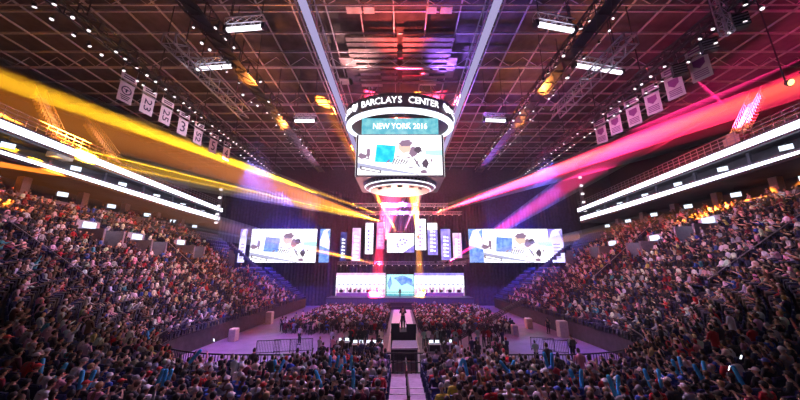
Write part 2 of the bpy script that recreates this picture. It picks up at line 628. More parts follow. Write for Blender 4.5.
# ------------------------------------------------------------------ hanging banners
def make_banner(w, h, kind, loc, rz, label):
    rt = empty('hanging_banner', loc, rz)
    tag(rt, label, 'banner', 'banners hanging over the stands')
    MB().box(-w / 2, w / 2, -.02, .02, -h, 0).build('cloth', M['banner'], rt)
    MB().box(-w / 2 - .05, w / 2 + .05, -.03, .03, .28, .28 + h * .3).build('header', M['banner'], rt)
    q = MB().bar((-w / 2 - .1, 0, .28), (w / 2 + .1, 0, .28), .05).bar((-w / 2 - .1, 0, .02), (w / 2 + .1, 0, .02), .05)
    for s2 in (-1, 1): q.bar((s2 * w / 2, 0, 0), (s2 * w / 2, 0, .3 + h * .3 + .9), .025)
    q.build('hanging_rod', M['steel'], rt)
    q = MB()
    if kind == 'emblem':
        n = 20
        for (r0, r1) in ((.36 * w, .27 * w),):
            vs = [(math.cos(2 * PI * i / n) * r, -.03, -h * .38 + math.sin(2 * PI * i / n) * r) for r in (r0, r1) for i in range(n)]
            q.add(vs, [(i, (i + 1) % n, n + (i + 1) % n, n + i) for i in range(n)])
        q.box(-.06 * w, .06 * w, -.035, -.025, -h * .48, -h * .3)
        q.box(-.2 * w, .2 * w, -.035, -.025, -h * .36, -h * .32)
        for i in range(3):
            q.box(-w * (.34 - .05 * i), w * (.34 - .05 * i), -.035, -.025, -h * (.70 + .09 * i), -h * (.655 + .09 * i))
    elif kind == 'shield':
        q.add([(-.3 * w, -.03, -.12 * h), (.3 * w, -.03, -.12 * h), (.3 * w, -.03, -.36 * h), (0, -.03, -.52 * h), (-.3 * w, -.03, -.36 * h)], [(0, 1, 2, 3, 4)])
        for i in range(4):
            q.box(-w * .36, w * .36, -.035, -.025, -h * (.64 + .08 * i), -h * (.60 + .08 * i))
    q.build('emblem', M['bannerpurple'] if kind == 'shield' else M['bannerink'], rt)
    q = MB()
    for i in range(2): q.box(-w * .38, w * .38, -.04, -.032, .28 + h * (.06 + .11 * i), .28 + h * (.12 + .11 * i))
    q.build('header_lettering', M['bannerpurple'] if kind == 'shield' else M['bannerink'], rt)
    return rt


lb = [(128, 93), (149, 106), (167, 117), (184, 129), (199, 139), (214, 149), (227, 157)]
nums = [None, '23', '25', '3', '52', '5', '4']
for i, (px, py) in enumerate(lb):
    p = atx(px, py - 9, -22.3)
    kind = 'emblem' if i == 0 else 'number'
    rt = make_banner(1.05, 1.65, kind, p, R(78), ('white banner with a round dark emblem, yellow-beam side, closest to the roof corner' if i == 0 else
                     'white banner with tall dark number turned sideways, %s along the yellow-beam row' % ordinal(i + 1)))
    if i: text_mesh('number', nums[i], 1, M['bannerink'], rt, (0, -.03, -.82), (PI / 2, 0 if len(nums[i]) == 1 else PI / 2, 0), width=1.1 if len(nums[i]) > 1 else .5, height=.6 if len(nums[i]) > 1 else 1.1, extrude=.01)
rbn = [(697, 68, 1.), (672, 88, .95), (651, 105, .95), (632, 118, .9), (614, 128, .9), (600, 138, .85)]
for i, (px, py, s) in enumerate(rbn):
    p = atx(px, py - 11, 22.3)
    make_banner(1.15, 1.9, 'shield', p, R(-68), 'pink-lit championship banner with a purple shield, %s along the pink-beam row' % ordinal(i + 1))
for i, (px, py) in enumerate(((679, 70), (709, 46), (739, 22))):
    p = atx(px, py, 21.5)
    rt = empty('loudspeaker', p, R(-30))
    tag(rt, 'small grey slatted loudspeaker above the banners, %s up the pink-beam truss' % ordinal(i + 1), 'loudspeaker', 'slatted speakers by the banners')
    MB().box(-.4, .4, -.25, .25, -.45, .45).build('cabinet', M['black'], rt, bevel=.03)
    q = MB()
    for j in range(4): q.box(-.36, .36, -.29, -.25, -.38 + j * .2, -.3 + j * .2)
    q.build('grille_slats', M['concourse'], rt)
    MB().bar((0, 0, .45), (0, 0, 23.2 - p.z + .1), .05).build('hanger', M['dark'], rt)
# vertical truss piece over the banners
p = atx(717, 0, 20.5)
rt = empty('ladder_truss', p)
tag(rt, 'pale upright lattice ladder hanging by the roof corner above the pink-beam banners', 'truss')
q = MB()
truss(q, (0, 0, -2.6), (0, 0, ZR - p.z), .45, .6, .03)
q.build('lattice', M['steel'], rt)

# ------------------------------------------------------------------ scoreboard
CY, CX0 = 35.7, 0.
sb = empty('scoreboard', (0, CY, 0))
tag(sb, 'huge central hanging scoreboard with ring sign and bright video screens', 'scoreboard')
RX, RYY = 7.1, 4.9


def ering(mb, rx0, ry0, z0, rx1, ry1, z1, n=72, mi=0, cy=0):
    vs = [(math.sin(2 * PI * i / n) * rx, cy - math.cos(2 * PI * i / n) * ry, z) for rx, ry, z in ((rx0, ry0, z0), (rx1, ry1, z1)) for i in range(n)]
    mb.add(vs, [(i, (i + 1) % n, n + (i + 1) % n, n + i) for i in range(n)], mi)


q = MB()
ering(q, RX, RYY, 25.75, RX + .3, RYY + .3, 27.5)
ering(q, RX + .3, RYY + .3, 27.5, RX - .6, RYY - .6, 27.5)
ering(q, RX - .6, RYY - .6, 27.5, RX - .6, RYY - .6, 25.6)
q.build('ring_sign', M['fascia'], sb)
q = MB()
ering(q, RX + .05, RYY + .05, 25.75, RX + .05, RYY + .05, 25.45)
ering(q, RX + .05, RYY + .05, 25.45, RX - .5, RYY - .5, 25.3)
ering(q, RX - .5, RYY - .5, 25.25, RX - .6, RYY - .6, 25.75)
q.build('ring_rim', M['rim'], sb)
q = MB()
ering(q, RX - .6, RYY - .6, 25.62, 4.2, 3.0, 25.5)
ring_disc = q.build('ring_underside', M['dark'], sb)
# ring letters
let = empty('ring_lettering')
let.parent = sb


def ring_letter(ch, ang, size, parent, zc=26.62):
    a = R(ang)
    rx, ry = RX + .21, RYY + .21
    p = Vector((math.sin(a) * rx, -math.cos(a) * ry, zc))
    nrm = Vector((math.sin(a) / rx, -math.cos(a) / ry, 0)).normalized()
    rz = math.atan2(nrm.x, -nrm.y)
    return text_mesh('letter', ch, size, M['text'], parent, p, (PI / 2 + .12, 0, rz))


word = 'BARCLAYS CENTER'
for i, ch in enumerate(word):
    if ch == ' ': continue
    ring_letter(ch, (i - 7) * 5.4, 1.15, let)
    ring_letter(ch, 180 + (i - 7) * 5.4, 1.15, let)
for i, ch in enumerate('CENTER'):
    ring_letter(ch, -82 + i * 4.6, 1.0, let)
for i, ch in enumerate('BARCLAYS'):
    ring_letter(ch, 59 + i * 4.6, 1.0, let)
# round emblems between
q = MB()
for ang in (-50, 52):
    a = R(ang)
    rx, ry = RX + .22, RYY + .22
    c = Vector((math.sin(a) * rx, -math.cos(a) * ry, 26.65))
    nrm = Vector((math.sin(a) / rx, -math.cos(a) / ry, 0)).normalized()
    tx = Vector((-nrm.y, nrm.x, 0))
    pts = [(-.5, .5), (-.15, .55), (.1, .35), (.5, .5), (.45, -.1), (.1, -.6), (-.35, -.35), (-.6, .05)]
    q.add([c + nrm * .03 + tx * u + Vector((0, 0, v)) for u, v in pts], [tuple(range(8))])
q.build('ring_emblem', M['text'], sb)
# body: upper box, main screens
ym = at(400, 155, 32.).y - CY
W = 4.95
zt, zb = at(400, 135, 32.).z, at(400, 175, 32.).z
zt2, zb2 = at(400, 118, 32.4).z, at(400, 134, 32.4).z
q = MB()
body = [(-W - .15, -3.6), (W + .15, -3.6), (W + .3, -3.3), (W + .3, 3.3), (W + .15, 3.6), (-W - .15, 3.6), (-W - .3, 3.3), (-W - .3, -3.3)]
n = 8
vs = [(x * s1, y * s1, z) for (s1, z) in ((1, zb - .15), (1, zt + .1), (.86, zt + .25), (.86, 25.3)) for x, y in body]
q.add(vs, [(k * n + i, k * n + (i + 1) % n, (k + 1) * n + (i + 1) % n, (k + 1) * n + i) for k in range(3) for i in range(n)] + [tuple(reversed(range(n))), tuple(range(3 * n, 4 * n))])
q.build('housing', M['fascia'], sb)


def picture(parent, w, h, T, lines=True):
    """the player close-up that every big screen shows; unit coordinates, x to the side, z up; T places it"""
    def poly(pts, m, dep, nm):
        pts = [T @ Vector(((u - .5) * w, -dep, (v - .5) * h)) for u, v in pts]
        MB().add(pts, [tuple(range(len(pts)))]).build(nm, m, parent)

    def blob(cx, cy, rx, ry, m, dep, nm, jit=.12, n=14):
        rr = random.Random(nm + str(cx))
        poly([(cx + math.cos(2 * PI * i / n) * rx * (1 + rr.uniform(-jit, jit)), cy + math.sin(2 * PI * i / n) * ry * (1 + rr.uniform(-jit, jit))) for i in range(n)], m, dep, nm)
    poly([(.2, .32), (.42, .30), (.45, .72), (.22, .76)], M['s_blue'] if w < 11 else M['s_blue2'], .03, 'screen_backdrop')
    poly([(.80, .5), (1, .47), (1, .62), (.8, .6)], M['s_teal'], .03, 'screen_backdrop')
    poly([(.0, .3), (.72, .02), (.72, .0), (0, .17)], M['s_pale'], .035, 'screen_desk')
    poly([(.03, .22), (.28, .11), (.28, .04), (.03, .13)], M['s_dark'], .04, 'screen_desk')
    poly([(.05, .195), (.265, .10), (.265, .065), (.05, .15)], M['screen'], .045, 'screen_desk')
    poly([(.40, .28), (.46, .5), (.55, .56), (.68, .50), (.75, .3), (.80, .1), (.55, .12), (.45, .22)], M['screen'], .04, 'player_shirt')
    blob(.56, .68, .075, .14, M['s_skin'], .05, 'player_face')
    blob(.565, .78, .075, .09, M['s_mid'], .055, 'player_hair', .25)
    blob(.66, .58, .05, .12, M['s_mid'], .06, 'player_headset', .3)
    blob(.72, .62, .045, .09, M['s_dark'], .065, 'player_headset', .3)
    blob(.80, .28, .035, .12, M['s_dark'], .05, 'player_sleeve', .3)
    blob(.78, .08, .04, .05, M['s_mid'], .055, 'player_sleeve', .3)
    blob(.05, .46, .05, .07, M['s_mid'], .04, 'screen_figure', .3)
    blob(.12, .55, .025, .12, M['s_mid'], .045, 'screen_figure', .3)
    for i in range(6):
        x = .40 + i * .03
        poly([(x, .25), (x + .012, .25), (x + .05, .40 - .01 * i), (x + .035, .41 - .01 * i)], M['s_dark'], .06, 'shirt_fold')
    for (cx, cy, a_) in ((.36, .33, .9), (.47, .44, .3), (.52, .34, 1.2), (.60, .42, .5), (.70, .30, 1.1), (.63, .18, .2), (.30, .22, 2.6), (.50, .22, 2.7), (.12, .40, .4), (.87, .35, 1.3), (.60, .86, .1)):
        c_, s_ = math.cos(a_) * .05, math.sin(a_) * .07
        poly([(cx - c_, cy - s_), (cx + .012, cy - .01), (cx + c_, cy + s_), (cx - .008, cy + .018)], M['s_mid'], .07, 'picture_detail')
    poly([(.66, .40), (.675, .41), (.74, .2), (.72, .19)], M['s_dark'], .06, 'shirt_fold')


for k in range(4):
    Rm = Matrix.Rotation(k * PI / 2, 4, 'Z')
    ww, dd = ((2 * W, 3.68) if k % 2 == 0 else (6.2, W + .36))
    fr = MB().add([Rm @ Vector(v) for v in ((-ww / 2, -dd, zb), (ww / 2, -dd, zb), (ww / 2, -dd, zt), (-ww / 2, -dd, zt))], [(0, 1, 2, 3)]).build('video_screen', M['screen'], sb)
    if k % 2 == 0:
        T = Rm @ Matrix.Translation((0, -dd, (zb + zt) / 2))
        picture(fr, ww, zt - zb, T)
    dd2 = dd * .88 if k % 2 == 0 else dd * .88
    w2 = 9.4 if k % 2 == 0 else 5.2
    MB().add([Rm @ Vector(v) for v in ((-w2 / 2, -dd2, zb2), (w2 / 2, -dd2, zb2), (w2 / 2, -dd2, zt2), (-w2 / 2, -dd2, zt2))], [(0, 1, 2, 3)]).build('name_screen', M['cyan'], sb)
    if k == 0:
        text_mesh('city_lettering', 'NEW YORK 2016', 1.2, M['text'], sb, (0, -dd2 - .05, (zb2 + zt2) / 2 - .05), width=6.6, height=.75)
# underbelly: lower ring with dark lettering and red lit drum
q = MB()
z1 = at(400, 178, 31.6).z
ering(q, 4.7, 3.5, zb - .15, 4.5, 3.6, zb - .5)
ering(q, 4.5, 3.6, zb - .5, 3.9, 3.0, zb - .85)
q.build('lower_ring', M['concourse'], sb)
q = MB()
ering(q, 4.52, 3.62, zb - .5, 4.4, 3.52, zb - .62)
ering(q, 3.95, 3.05, zb - .82, 3.8, 2.9, zb - .92)
q.build('lower_ring_rim', M['rim'], sb)
q = MB()
ering(q, 3.8, 2.9, zb - .9, 2.6, 2.0, zb - 1.05)
ering(q, 2.6, 2.0, zb - 1.05, .01, .01, zb - 1.05)
q.build('underside_drum', mat('drum_white', (.5, .4, .42), .5), sb)
q = MB()
for i in range(15):
    a = R(-42 + i * 6)
    c = Vector((math.sin(a) * 4.52, -math.cos(a) * 3.6, zb - .33))
    q.box(-.12, .12, -.1, -.02, -.08, .08, T=Matrix.Translation(c) @ Matrix.Rotation(a * .8, 4, 'Z'))
q.build('lower_ring_lettering', M['black'], sb)
q = MB()
for i in range(5):
    a = R(-50 + i * 25)
    c = Vector((math.sin(a) * 3.2, -math.cos(a) * 2.4, zb - 1.02))
    q.box(-.3, .3, -.1, .1, -.08, .05, T=Matrix.Translation(c) @ Matrix.Rotation(a, 4, 'Z'))
q.build('underside_vent', M['black'], sb)
q = MB()
for sx in (-1, 1):
    for sy in (-1, 1):
        q.bar((sx * 4, sy * 2.6, 25.3), (sx * 4, sy * 2.6, ZR), .12)
for i in range(12):
    a = 2 * PI * i / 12
    q.bar((math.sin(a) * (RX - .2), -math.cos(a) * (RYY - .2), 27.4), (math.sin(a) * 5, -math.cos(a) * 3, ZR), .05)
q.build('suspension_cable', M['steel'], sb)
q = MB()
for i in range(12):
    a = 2 * PI * i / 12
    q.bar((math.sin(a) * (RX - .6), -math.cos(a) * (RYY - .6), 26.5), (math.sin(a) * 3, -math.cos(a) * 2, 26.5), .12)
q.build('ring_spoke', M['dark'], sb)

# ------------------------------------------------------------------ ribbons, suites, upper deck
def rib_x(y): return 30.0 + max(0, (y - 20)) * .085 if y >= 20 else 30.0 - (20 - y) * .05


YS = [2, 8, 14, 20, 26, 32, 38, 44, 50, 52.5]
for sx in (-1, 1):
    sd = side(sx)
    for nm, off, z0, z1, lab in (('ribbon_board', 0, 17.38, 18.0, 'upper of the two long glowing white ribbon boards, %s-beam side'), ('ribbon_board', .55, 15.78, 16.46, 'lower of the two long glowing white ribbon boards, %s-beam side')):
        rt = empty(nm, (0, 0, 0))
        tag(rt, lab % sd, 'led board', 'LED ribbon boards')
        q, q2 = MB(), MB()
        for y0, y1 in zip(YS[:-1], YS[1:]):
            xa, xb = sx * rib_x(y0), sx * rib_x(y1)
            if off:
                o0, o1 = (max(.3, min(2.6, 2.4 - (v_ - 20) / 32 * 2.1)) for v_ in (y0, y1))
                xa, xb = sx * (rib_x(y0) + o0), sx * (rib_x(y1) + o1)
            q.add([(xa, y0, z0), (xb, y1, z0), (xb, y1, z1), (xa, y0, z1)], [(0, 1, 2, 3)])
            for za, zc in ((z1, z1 + .18), (z0 - .18, z0)):
                e = sx * .35
                q2.add([(xa - sx * .05, y0, za), (xb - sx * .05, y1, za), (xb - sx * .05, y1, zc), (xa - sx * .05, y0, zc), (xa + e, y0, za), (xb + e, y1, za), (xb + e, y1, zc), (xa + e, y0, zc)],
                       [(0, 1, 2, 3), (3, 2, 6, 7), (0, 4, 5, 1), (4, 7, 6, 5)])
        q.build('led_face', M['led'], rt)
        q2.build('fascia_edge', M['fascia'], rt)
    # suite levels
    q = MB()
    for y0, y1 in zip(YS[:-1], YS[1:]):
        xa, xb = rib_x(y0), rib_x(y1)
        for (z, th) in ((18.0, .25), (15.6, .25)):
            q.add([(sx * (xa + .3), y0, z), (sx * (xb + .3), y1, z), (sx * 40, y1, z), (sx * 40, y0, z), (sx * (xa + .3), y0, z - th), (sx * (xb + .3), y1, z - th), (sx * 40, y1, z - th), (sx * 40, y0, z - th)],
                  [(0, 1, 2, 3), (4, 7, 6, 5), (0, 4, 5, 1)])
        for z0, z1, xx in ((15.6, 18, 3.2), (11, 15.6, 6.0)):
            q.add([(sx * (xa + xx), y0, z0), (sx * (xb + xx), y1, z0), (sx * (xb + xx), y1, z1), (sx * (xa + xx), y0, z1)], [(0, 1, 2, 3)])
    q.add([(sx * 33, 52.5, 8), (sx * 40, 52.5, 8), (sx * 40, 52.5, 22), (sx * 33, 52.5, 22)], [(0, 1, 2, 3)])
    struct(q.build('wall_suite', M['wall']))['label'] = 'dark suite level between the ribbon boards, %s-beam side' % sd
    # pillars
    for i, y in enumerate((14.4, 20, 25.6, 31.2, 36.8, 42.4, 48)):
        x = rib_x(y) + 4.2
        q = MB().box(sx * x - .32, sx * x + .32, y - .32, y + .32, 12.4, 15.35)
        q.box(sx * x - .4, sx * x + .4, y - .4, y + .4, 12.4, 12.6)
        struct(q.build('pillar', M['pillar']))['label'] = 'brown pillar under the lower ribbon board, %s-beam side' % sd
        q = MB().box(sx * (x - 1.8) - .12, sx * (x - 1.8) + .12, y - .12, y + .12, 16.4, 17.8)
        struct(q.build('pillar', M['fascia']))
    # TVs
    cnt = 0
    for lev, (z, off, step, y0) in enumerate(((16.95, 2.0, 5.6, 16.8), (14.5, 2.6, 5.6, 17.5))):
        y = y0
        while y < 51:
            cnt += 1
            x = sx * (rib_x(y) + off + (1 if lev else 0))
            rt = empty('television', (x, y, z), -sx * R(62))
            tag(rt, 'small lit television %s the lower ribbon board, %s-beam side, %s from near end' % ('above' if lev == 0 else 'below', sd, ordinal(int((y - y0) / step + .5) + 1)), 'television', 'suite televisions')
            MB().box(-.42, .42, 0, .08, -.26, .26).build('casing', M['black'], rt)
            MB().add([(-.38, -.01, -.22), (.38, -.01, -.22), (.38, -.01, .22), (-.38, -.01, .22)], [(0, 1, 2, 3)]).build('screen', M['tv'], rt)
            MB().bar((0, .04, .26), (0, .04, .75), .05).build('bracket', M['dark'], rt)
            y += step * random.uniform(.94, 1.02)
    # railing above the upper ribbon
    rt = empty('upper_railing', (0, 0, 0))
    tag(rt, 'thin steel railing on top of the upper ribbon board, %s-beam side' % sd, 'railing', 'upper deck railings')
    q = MB()
    for y0, y1 in zip(YS[:-1], YS[1:]):
        for z in (18.6, 18.95, 19.3):
            q.bar((sx * (rib_x(y0) + .3), y0, z), (sx * (rib_x(y1) + .3), y1, z), .05)
    q.build('handrail', M['steel'], rt)
    q = MB()
    for y in np.arange(2, 52.5, .75): q.bar((sx * (rib_x(y) + .3), y, 18.2), (sx * (rib_x(y) + .3), y, 19.3), .04)
    q.build('baluster', M['steel'], rt)
    # upper deck steps
    q = MB()
    for r in range(6):
        d = 1.0 + r * .8
        z = 18.2 + r * .5
        for y0, y1 in zip(YS[:-1], YS[1:]):
            xa, xb = rib_x(y0) + d, rib_x(y1) + d
            q.add([(sx * xa, y0, z - .5), (sx * xb, y1, z - .5), (sx * xb, y1, z), (sx * xa, y0, z), (sx * (xb + .8), y1, z), (sx * (xa + .8), y0, z)], [(0, 1, 2, 3), (3, 2, 4, 5)])
    struct(q.build('seating_tier', M['concrete']))['label'] = 'dark upper deck above the ribbon boards, %s-beam side' % sd
    # concourse parapet on top of the lower bowl
    q = MB()
    for y0, y1 in ((12, 21.5), (22.8, 31), (32.2, 41)):
        xx = 34.1
        q.box(min(sx * xx, sx * (xx + .25)), max(sx * xx, sx * (xx + .25)), y0, y1, 11.2, 13.6)
        q.box(min(sx * (xx - .1), sx * (xx + .35)), max(sx * (xx - .1), sx * (xx + .35)), y0, y1, 13.6, 13.72)
    struct(q.build('wall_parapet', M['concourse']))['label'] = 'lilac concourse parapet behind the last row, %s-beam side' % sd
    q = MB()
    q.add([(sx * 33.9, 2, 12.8), (sx * 33.9, 53, 12.8), (sx * 40, 53, 12.8), (sx * 40, 2, 12.8)], [(0, 1, 2, 3)])
    struct(q.build('floor_concourse', M['concrete']))

# lit aisle stairs of the upper deck
for i, (x0, y0, x1, y1, sgn, big) in enumerate(((62, 150, 38, 95, -1, 1), (114, 160, 88, 124, -1, 0), (737, 143, 758, 97, 1, 1), (676, 165, 684, 158, 1, 0))):
    if i == 3: continue
    X0 = sgn * 32.2
    a = atx(x0, y0, X0)
    b = atx(x1, y1, sgn * 36.5)
    rt = empty('aisle_stair', a)
    tag(rt, 'steep amber-lit upper deck stair with toothed rail, %s' % ('closest to the picture edge, yellow-beam side', 'further along the yellow-beam side', 'on the pink-beam side')[i], 'stairs', 'amber-lit upper stairs')
    d = b - a
    q = MB()
    nst = 15
    for k in range(nst):
        p = d * (k / nst)
        q.box(p.x - .3, p.x + .3, p.y - .45, p.y + .45, p.z - .2, p.z + .05)
    q.build('step', M['cream'], rt)
    q = MB()
    for s2 in (-.5, .5):
        q.bar(Vector((0, s2, .9)), d + Vector((0, s2, .9)), .07)
        for k in range(nst): q.bar(d * (k / nst) + Vector((0, s2, 0)), d * (k / nst) + Vector((0, s2, .9)), .05)
    q.build('handrail', M['cream'], rt)
    if big:
        q = MB().box(-.5, .5, -.7, .7, -.9, .6)
        q.box(-.4, .3, -.4, .4, .6, 1.0)
        q.build('landing_box', M['cream'], rt)
    spot('amber_stair_fill', a + Vector((-sgn * 7, 6, 6)), a + d * .4, 9000 if big else 4200, (1, .45, .08), 24)  # added amber spot, stands in for stage light reaching the stair

# right corner lamp cluster
rt = empty('amber_lamp', at(786, 83, 16))
tag(rt, 'small amber work lamp glowing high near the upper deck corner, pink-beam side', 'lamp')
MB().tube([(0, 0, 0), (0, -.2, -.1)], [.14, .26], 10).build('shade', M['black'], rt)
MB().tube([(0, -.21, -.1), (0, -.23, -.11)], .2, 10).build('lens', glow('small_amber', (1, .6, .2), 3), rt)
MB().bar((0, 0, 0), (0, 0, ZR - rt.location.z), .05).build('hanger', M['dark'], rt)

# ------------------------------------------------------------------ vomitory portals
for i, (px, py, w) in enumerate(((101, 229, 1), (148, 239, .9), (190, 246, .9), (604, 246, .9), (644, 243, 1), (697, 226, 1.1))):
    sx = -1 if px < 400 else 1
    best = None
    for tt in np.linspace(14, TEND, 200):
        for r in range(8, NROW):
            p = bowl(sx * tt, r * TREAD)[0] + Vector((0, 0, 1.0))
            v = p - Vector((0, 0, CAMZ))
            fw = v.y * math.cos(PITCH) + v.z * math.sin(PITCH)
            up = -v.y * math.sin(PITCH) + v.z * math.cos(PITCH)
            e = math.hypot(400 + F * v.x / fw - px, 200 - F * up / fw - py)
            if best is None or e < best[0]: best = (e, tt, r)
    _, tt, r = best
    p, nrm = bowl(sx * tt, r * TREAD)
    rt = empty('vomitory_portal', p, math.atan2(nrm.y, nrm.x) - PI / 2)
    tag(rt, 'pale walled stair exit with a glowing white sign, %s along the %s-beam stand' % (ordinal((i if sx < 0 else 2 - (i - 3)) + 1), side(sx)), 'exit portal', 'exits in the stands')
    q = MB().box(-1.1, -.9, -1.4, 1.6, -1.2, 1.0).box(.9, 1.1, -1.4, 1.6, -1.2, 1.0).box(-1.1, 1.1, 1.4, 1.6, -1, 1.9)
    q.build('side_wall', M['concourse'], rt)
    MB().box(-.55, .55, 1.2, 1.38, 1.2, 1.75).build('lit_sign', M['tv'], rt)
    MB().box(-.8, .8, 1.2, 1.38, -1, 1.0).build('doorway', M['black'], rt)
    spot('exit_wash', p + Vector((-nrm.x * 1.5, -nrm.y * 1.5, 3.2)), p + Vector((nrm.x, nrm.y, 0)), 140, (.75, .85, 1), 80)
    AISLES_P = None

# ------------------------------------------------------------------ stage
YS0, YS1, ZST = 57.5, 64, 1.9
sa, sb2 = at(326, 296, YS0), at(474, 296, YS0)
q = MB().box(sa.x, sb2.x, YS0, YS1, 0, ZST)
st = q.build('stage', M['stage'])
tag(st, 'wide dark raised stage with blue front at the far end of the floor', 'stage')
q = MB()
for i in range(28):
    x = sa.x + (sb2.x - sa.x) * i / 28
    q.box(x + .03, x + .95, YS0 - .06, YS0, .05, ZST - .25)
q.build('front_panel', mat('stage_front', (.08, .09, .2), .6), st)
q = MB().box(-3.5, 3.5, YS0 - 1.6, YS0 - .06, 0, .6).box(-3, 3, YS0 - 1.1, YS0 - .06, .6, 1.2)
q.build('front_steps', M['dark'], st)
YW = 63.0


def wallscreen(name, x0, x1, y0, y1, Y, m, label, cat, group=None, depth=.25):
    a, b = at(x0, y1, Y), at(x1, y0, Y)
    c = Vector(((a.x + b.x) / 2, Y, (a.z + b.z) / 2))
    w, h = b.x - a.x, b.z - a.z
    rt = empty(name, c)
    tag(rt, label, cat, group)
    MB().box(-w / 2 - .06, w / 2 + .06, .0, depth, -h / 2 - .06, h / 2 + .06).build('casing', M['black'], rt)
    s = MB().add([(-w / 2, -.02, -h / 2), (w / 2, -.02, -h / 2), (w / 2, -.02, h / 2), (-w / 2, -.02, h / 2)], [(0, 1, 2, 3)]).build('screen', m, rt)
    return rt, s, w, h


for (x0, x1, nm) in ((332, 385.5, 'yellow'), (414.5, 468.5, 'pink')):
    rt, s, w, h = wallscreen('stage_screen', x0, x1, 273, 296, YW, M['screen'], 'long white LED wall behind the players on the %s-beam half of the stage' % nm, 'led screen', 'stage LED walls')
    q = MB()
    for i in range(12):
        u = -w / 2 + w * (i + .5) / 12
        q.box(u - .25, u + .25, -.06, -.03, -h * .05, h * .03)
        q.box(u - .1, u + .5, -.06, -.03, h * .30, h * .33)
    q.build('graphic', M['s_pale'], rt)
    q = MB()
    for i in range(16):
        u = -w / 2 + w * i / 16
        q.box(u + .06, u + w / 16 - .06, -.05, -.03, -h * .5, -h * (.12 if i % 3 else .2))
    q.build('lower_panels', M['s_lower'], rt)
    MB().box(-w / 2, w / 2, -.05, -.03, h * .38, h * .5).build('header_graphic', M['v_violet' if x0 > 400 else 'v_pink'], rt)
rt, s, w, h = wallscreen('centre_screen', 386.5, 413.5, 274.5, 297, YW - .6, M['s_teal'], 'bright cyan and blue screen in the middle of the stage back wall', 'led screen')
q = MB()
q.add([(-w * .25, -.05, h * .35), (w * .1, -.05, h * .47), (w * .45, -.05, h * .3), (w * .5, -.05, -h * .05), (w * .25, -.05, h * .1), (w * .05, -.05, 0), (-w * .1, -.05, h * .2)], [tuple(range(7))])
q.add([(-w * .48, -.05, h * .1), (-w * .35, -.05, h * .45), (-w * .3, -.05, h * .1), (-w * .4, -.05, -h * .2)], [(0, 1, 2, 3)])
q.build('graphic', M['s_blue2'], rt)
MB().box(-w / 2, w / 2, -.08, -.06, -h * .3, -h * .27).build('rail_line', M['black'], rt)
MB().box(-w * .5, w * .5, -.05, -.03, -h * .5, -h * .36).build('lower_band', M['cyan'], rt)

# big side screens
for (sx, x0, x1, wa, wb) in ((-1, 248.5, 317.5, (237, 248), (318.5, 330.5)), (1, 482.5, 550, (470, 482), (551, 561.5))):
    rt, s, w, h = wallscreen('side_screen', x0, x1, 229, 262.5, 58, M['screen'], 'huge bright video screen with a player close-up, %s-beam side of the stage' % side(sx), 'video screen', 'side video screens')
    picture(s, w, h, Matrix.Identity(4))
    q = MB()
    for s2 in (-1, 1): q.bar((s2 * w * .35, .2, h / 2), (s2 * w * .35, .2, ZR - rt.location.z), .08)
    q.build('suspension_cable', M['dark'], rt)
    for (u, v) in (wa, wb):
        inner = (u > x0) == (sx < 0)
        r2, s2_, w2, h2 = wallscreen('wing_screen', u, v, 229, 262.5, 58, M['s_lilac'], 'narrow lilac-white LED wing %s the %s-beam side screen' % ('on the stage side of' if inner else 'on the outer edge of', side(sx)), 'led screen', 'narrow wing screens')
        q = MB()
        q.add([(-w2 / 2, -.05, h2 / 2), (-w2 / 2, -.05, h2 * .12), (-w2 * .2, -.05, h2 * .45), (w2 * .1, -.05, h2 / 2)], [(0, 1, 2, 3)])
        q.add([(w2 / 2, -.05, h2 / 2), (w2 / 2, -.05, h2 * .12), (w2 * .25, -.05, h2 * .42)], [(0, 1, 2)])
        if inner: q.add([(-w2 / 2, -.05, -h2 / 2), (w2 / 2, -.05, -h2 / 2), (w2 / 2, -.05, -h2 * .12), (-w2 / 2, -.05, 0)], [(0, 1, 2, 3)])
        else:
            for i in range(5): q.box(-w2 * .2, w2 * .25, -.06, -.04, -h2 * (.38 - .1 * i), -h2 * (.35 - .1 * i))
        q.build('graphic', M['s_blue2'] if inner else M['v_violet'], r2)
        MB().bar((0, .2, h2 / 2), (0, .2, ZR - r2.location.z), .06).build('suspension_cable', M['dark'], r2)

# vertical banners above the stage
vb = [(339.5, 347, 232, 261, 'v_dim'), (351.5, 361, 228, 261, 'v_pink'), (365, 373.5, 223, 254, 'v_white'), (376.5, 384.5, 222, 249, 'v_red'),
      (415.5, 425.5, 219, 250, 'v_white'), (428, 437, 223, 255, 'v_violet'), (441.5, 450, 229, 260, 'v_violet'), (453.5, 461, 233, 258, 'v_pink')]
cn = {'v_dim': 'dim blue', 'v_pink': 'pink', 'v_white': 'white', 'v_red': 'red', 'v_violet': 'violet'}
for i, (x0, x1, y0, y1, m) in enumerate(vb):
    Y = 60.5 + (abs(i - 3.5) % 2) * .6
    rt, s, w, h = wallscreen('vertical_screen', x0, x1, y0, y1, Y, M[m], 'tall narrow %s LED banner above the stage, %s from the yellow-beam side' % (cn[m], ordinal(i + 1)), 'led screen', 'vertical LED banners above the stage')
    q = MB()
    if i == 5: q.box(-w / 2, w / 2, -.05, -.03, h * .28, h * .5)
    for j in range(6):
        zz = -h * .4 + j * h * .12
        q.box(-w * .25, w * .05, -.06, -.04, zz, zz + h * .07)
        q.box(w * .12, w * .28, -.06, -.04, zz, zz + h * .05)
    q.build('graphic', M['ledwhite'] if m in ('v_violet', 'v_pink', 'v_dim') else M['v_violet' if m == 'v_white' else 'v_pink'], rt)
    MB().bar((0, .1, h / 2), (0, .1, 18 - rt.location.z), .05).build('hanger', M['dark'], rt)
rt, s, w, h = wallscreen('centre_hanging_screen', 387, 414, 233.5, 252.5, 60, M['screen'], 'white square screen with violet figure hanging above the centre of the stage', 'led screen')
q = MB()
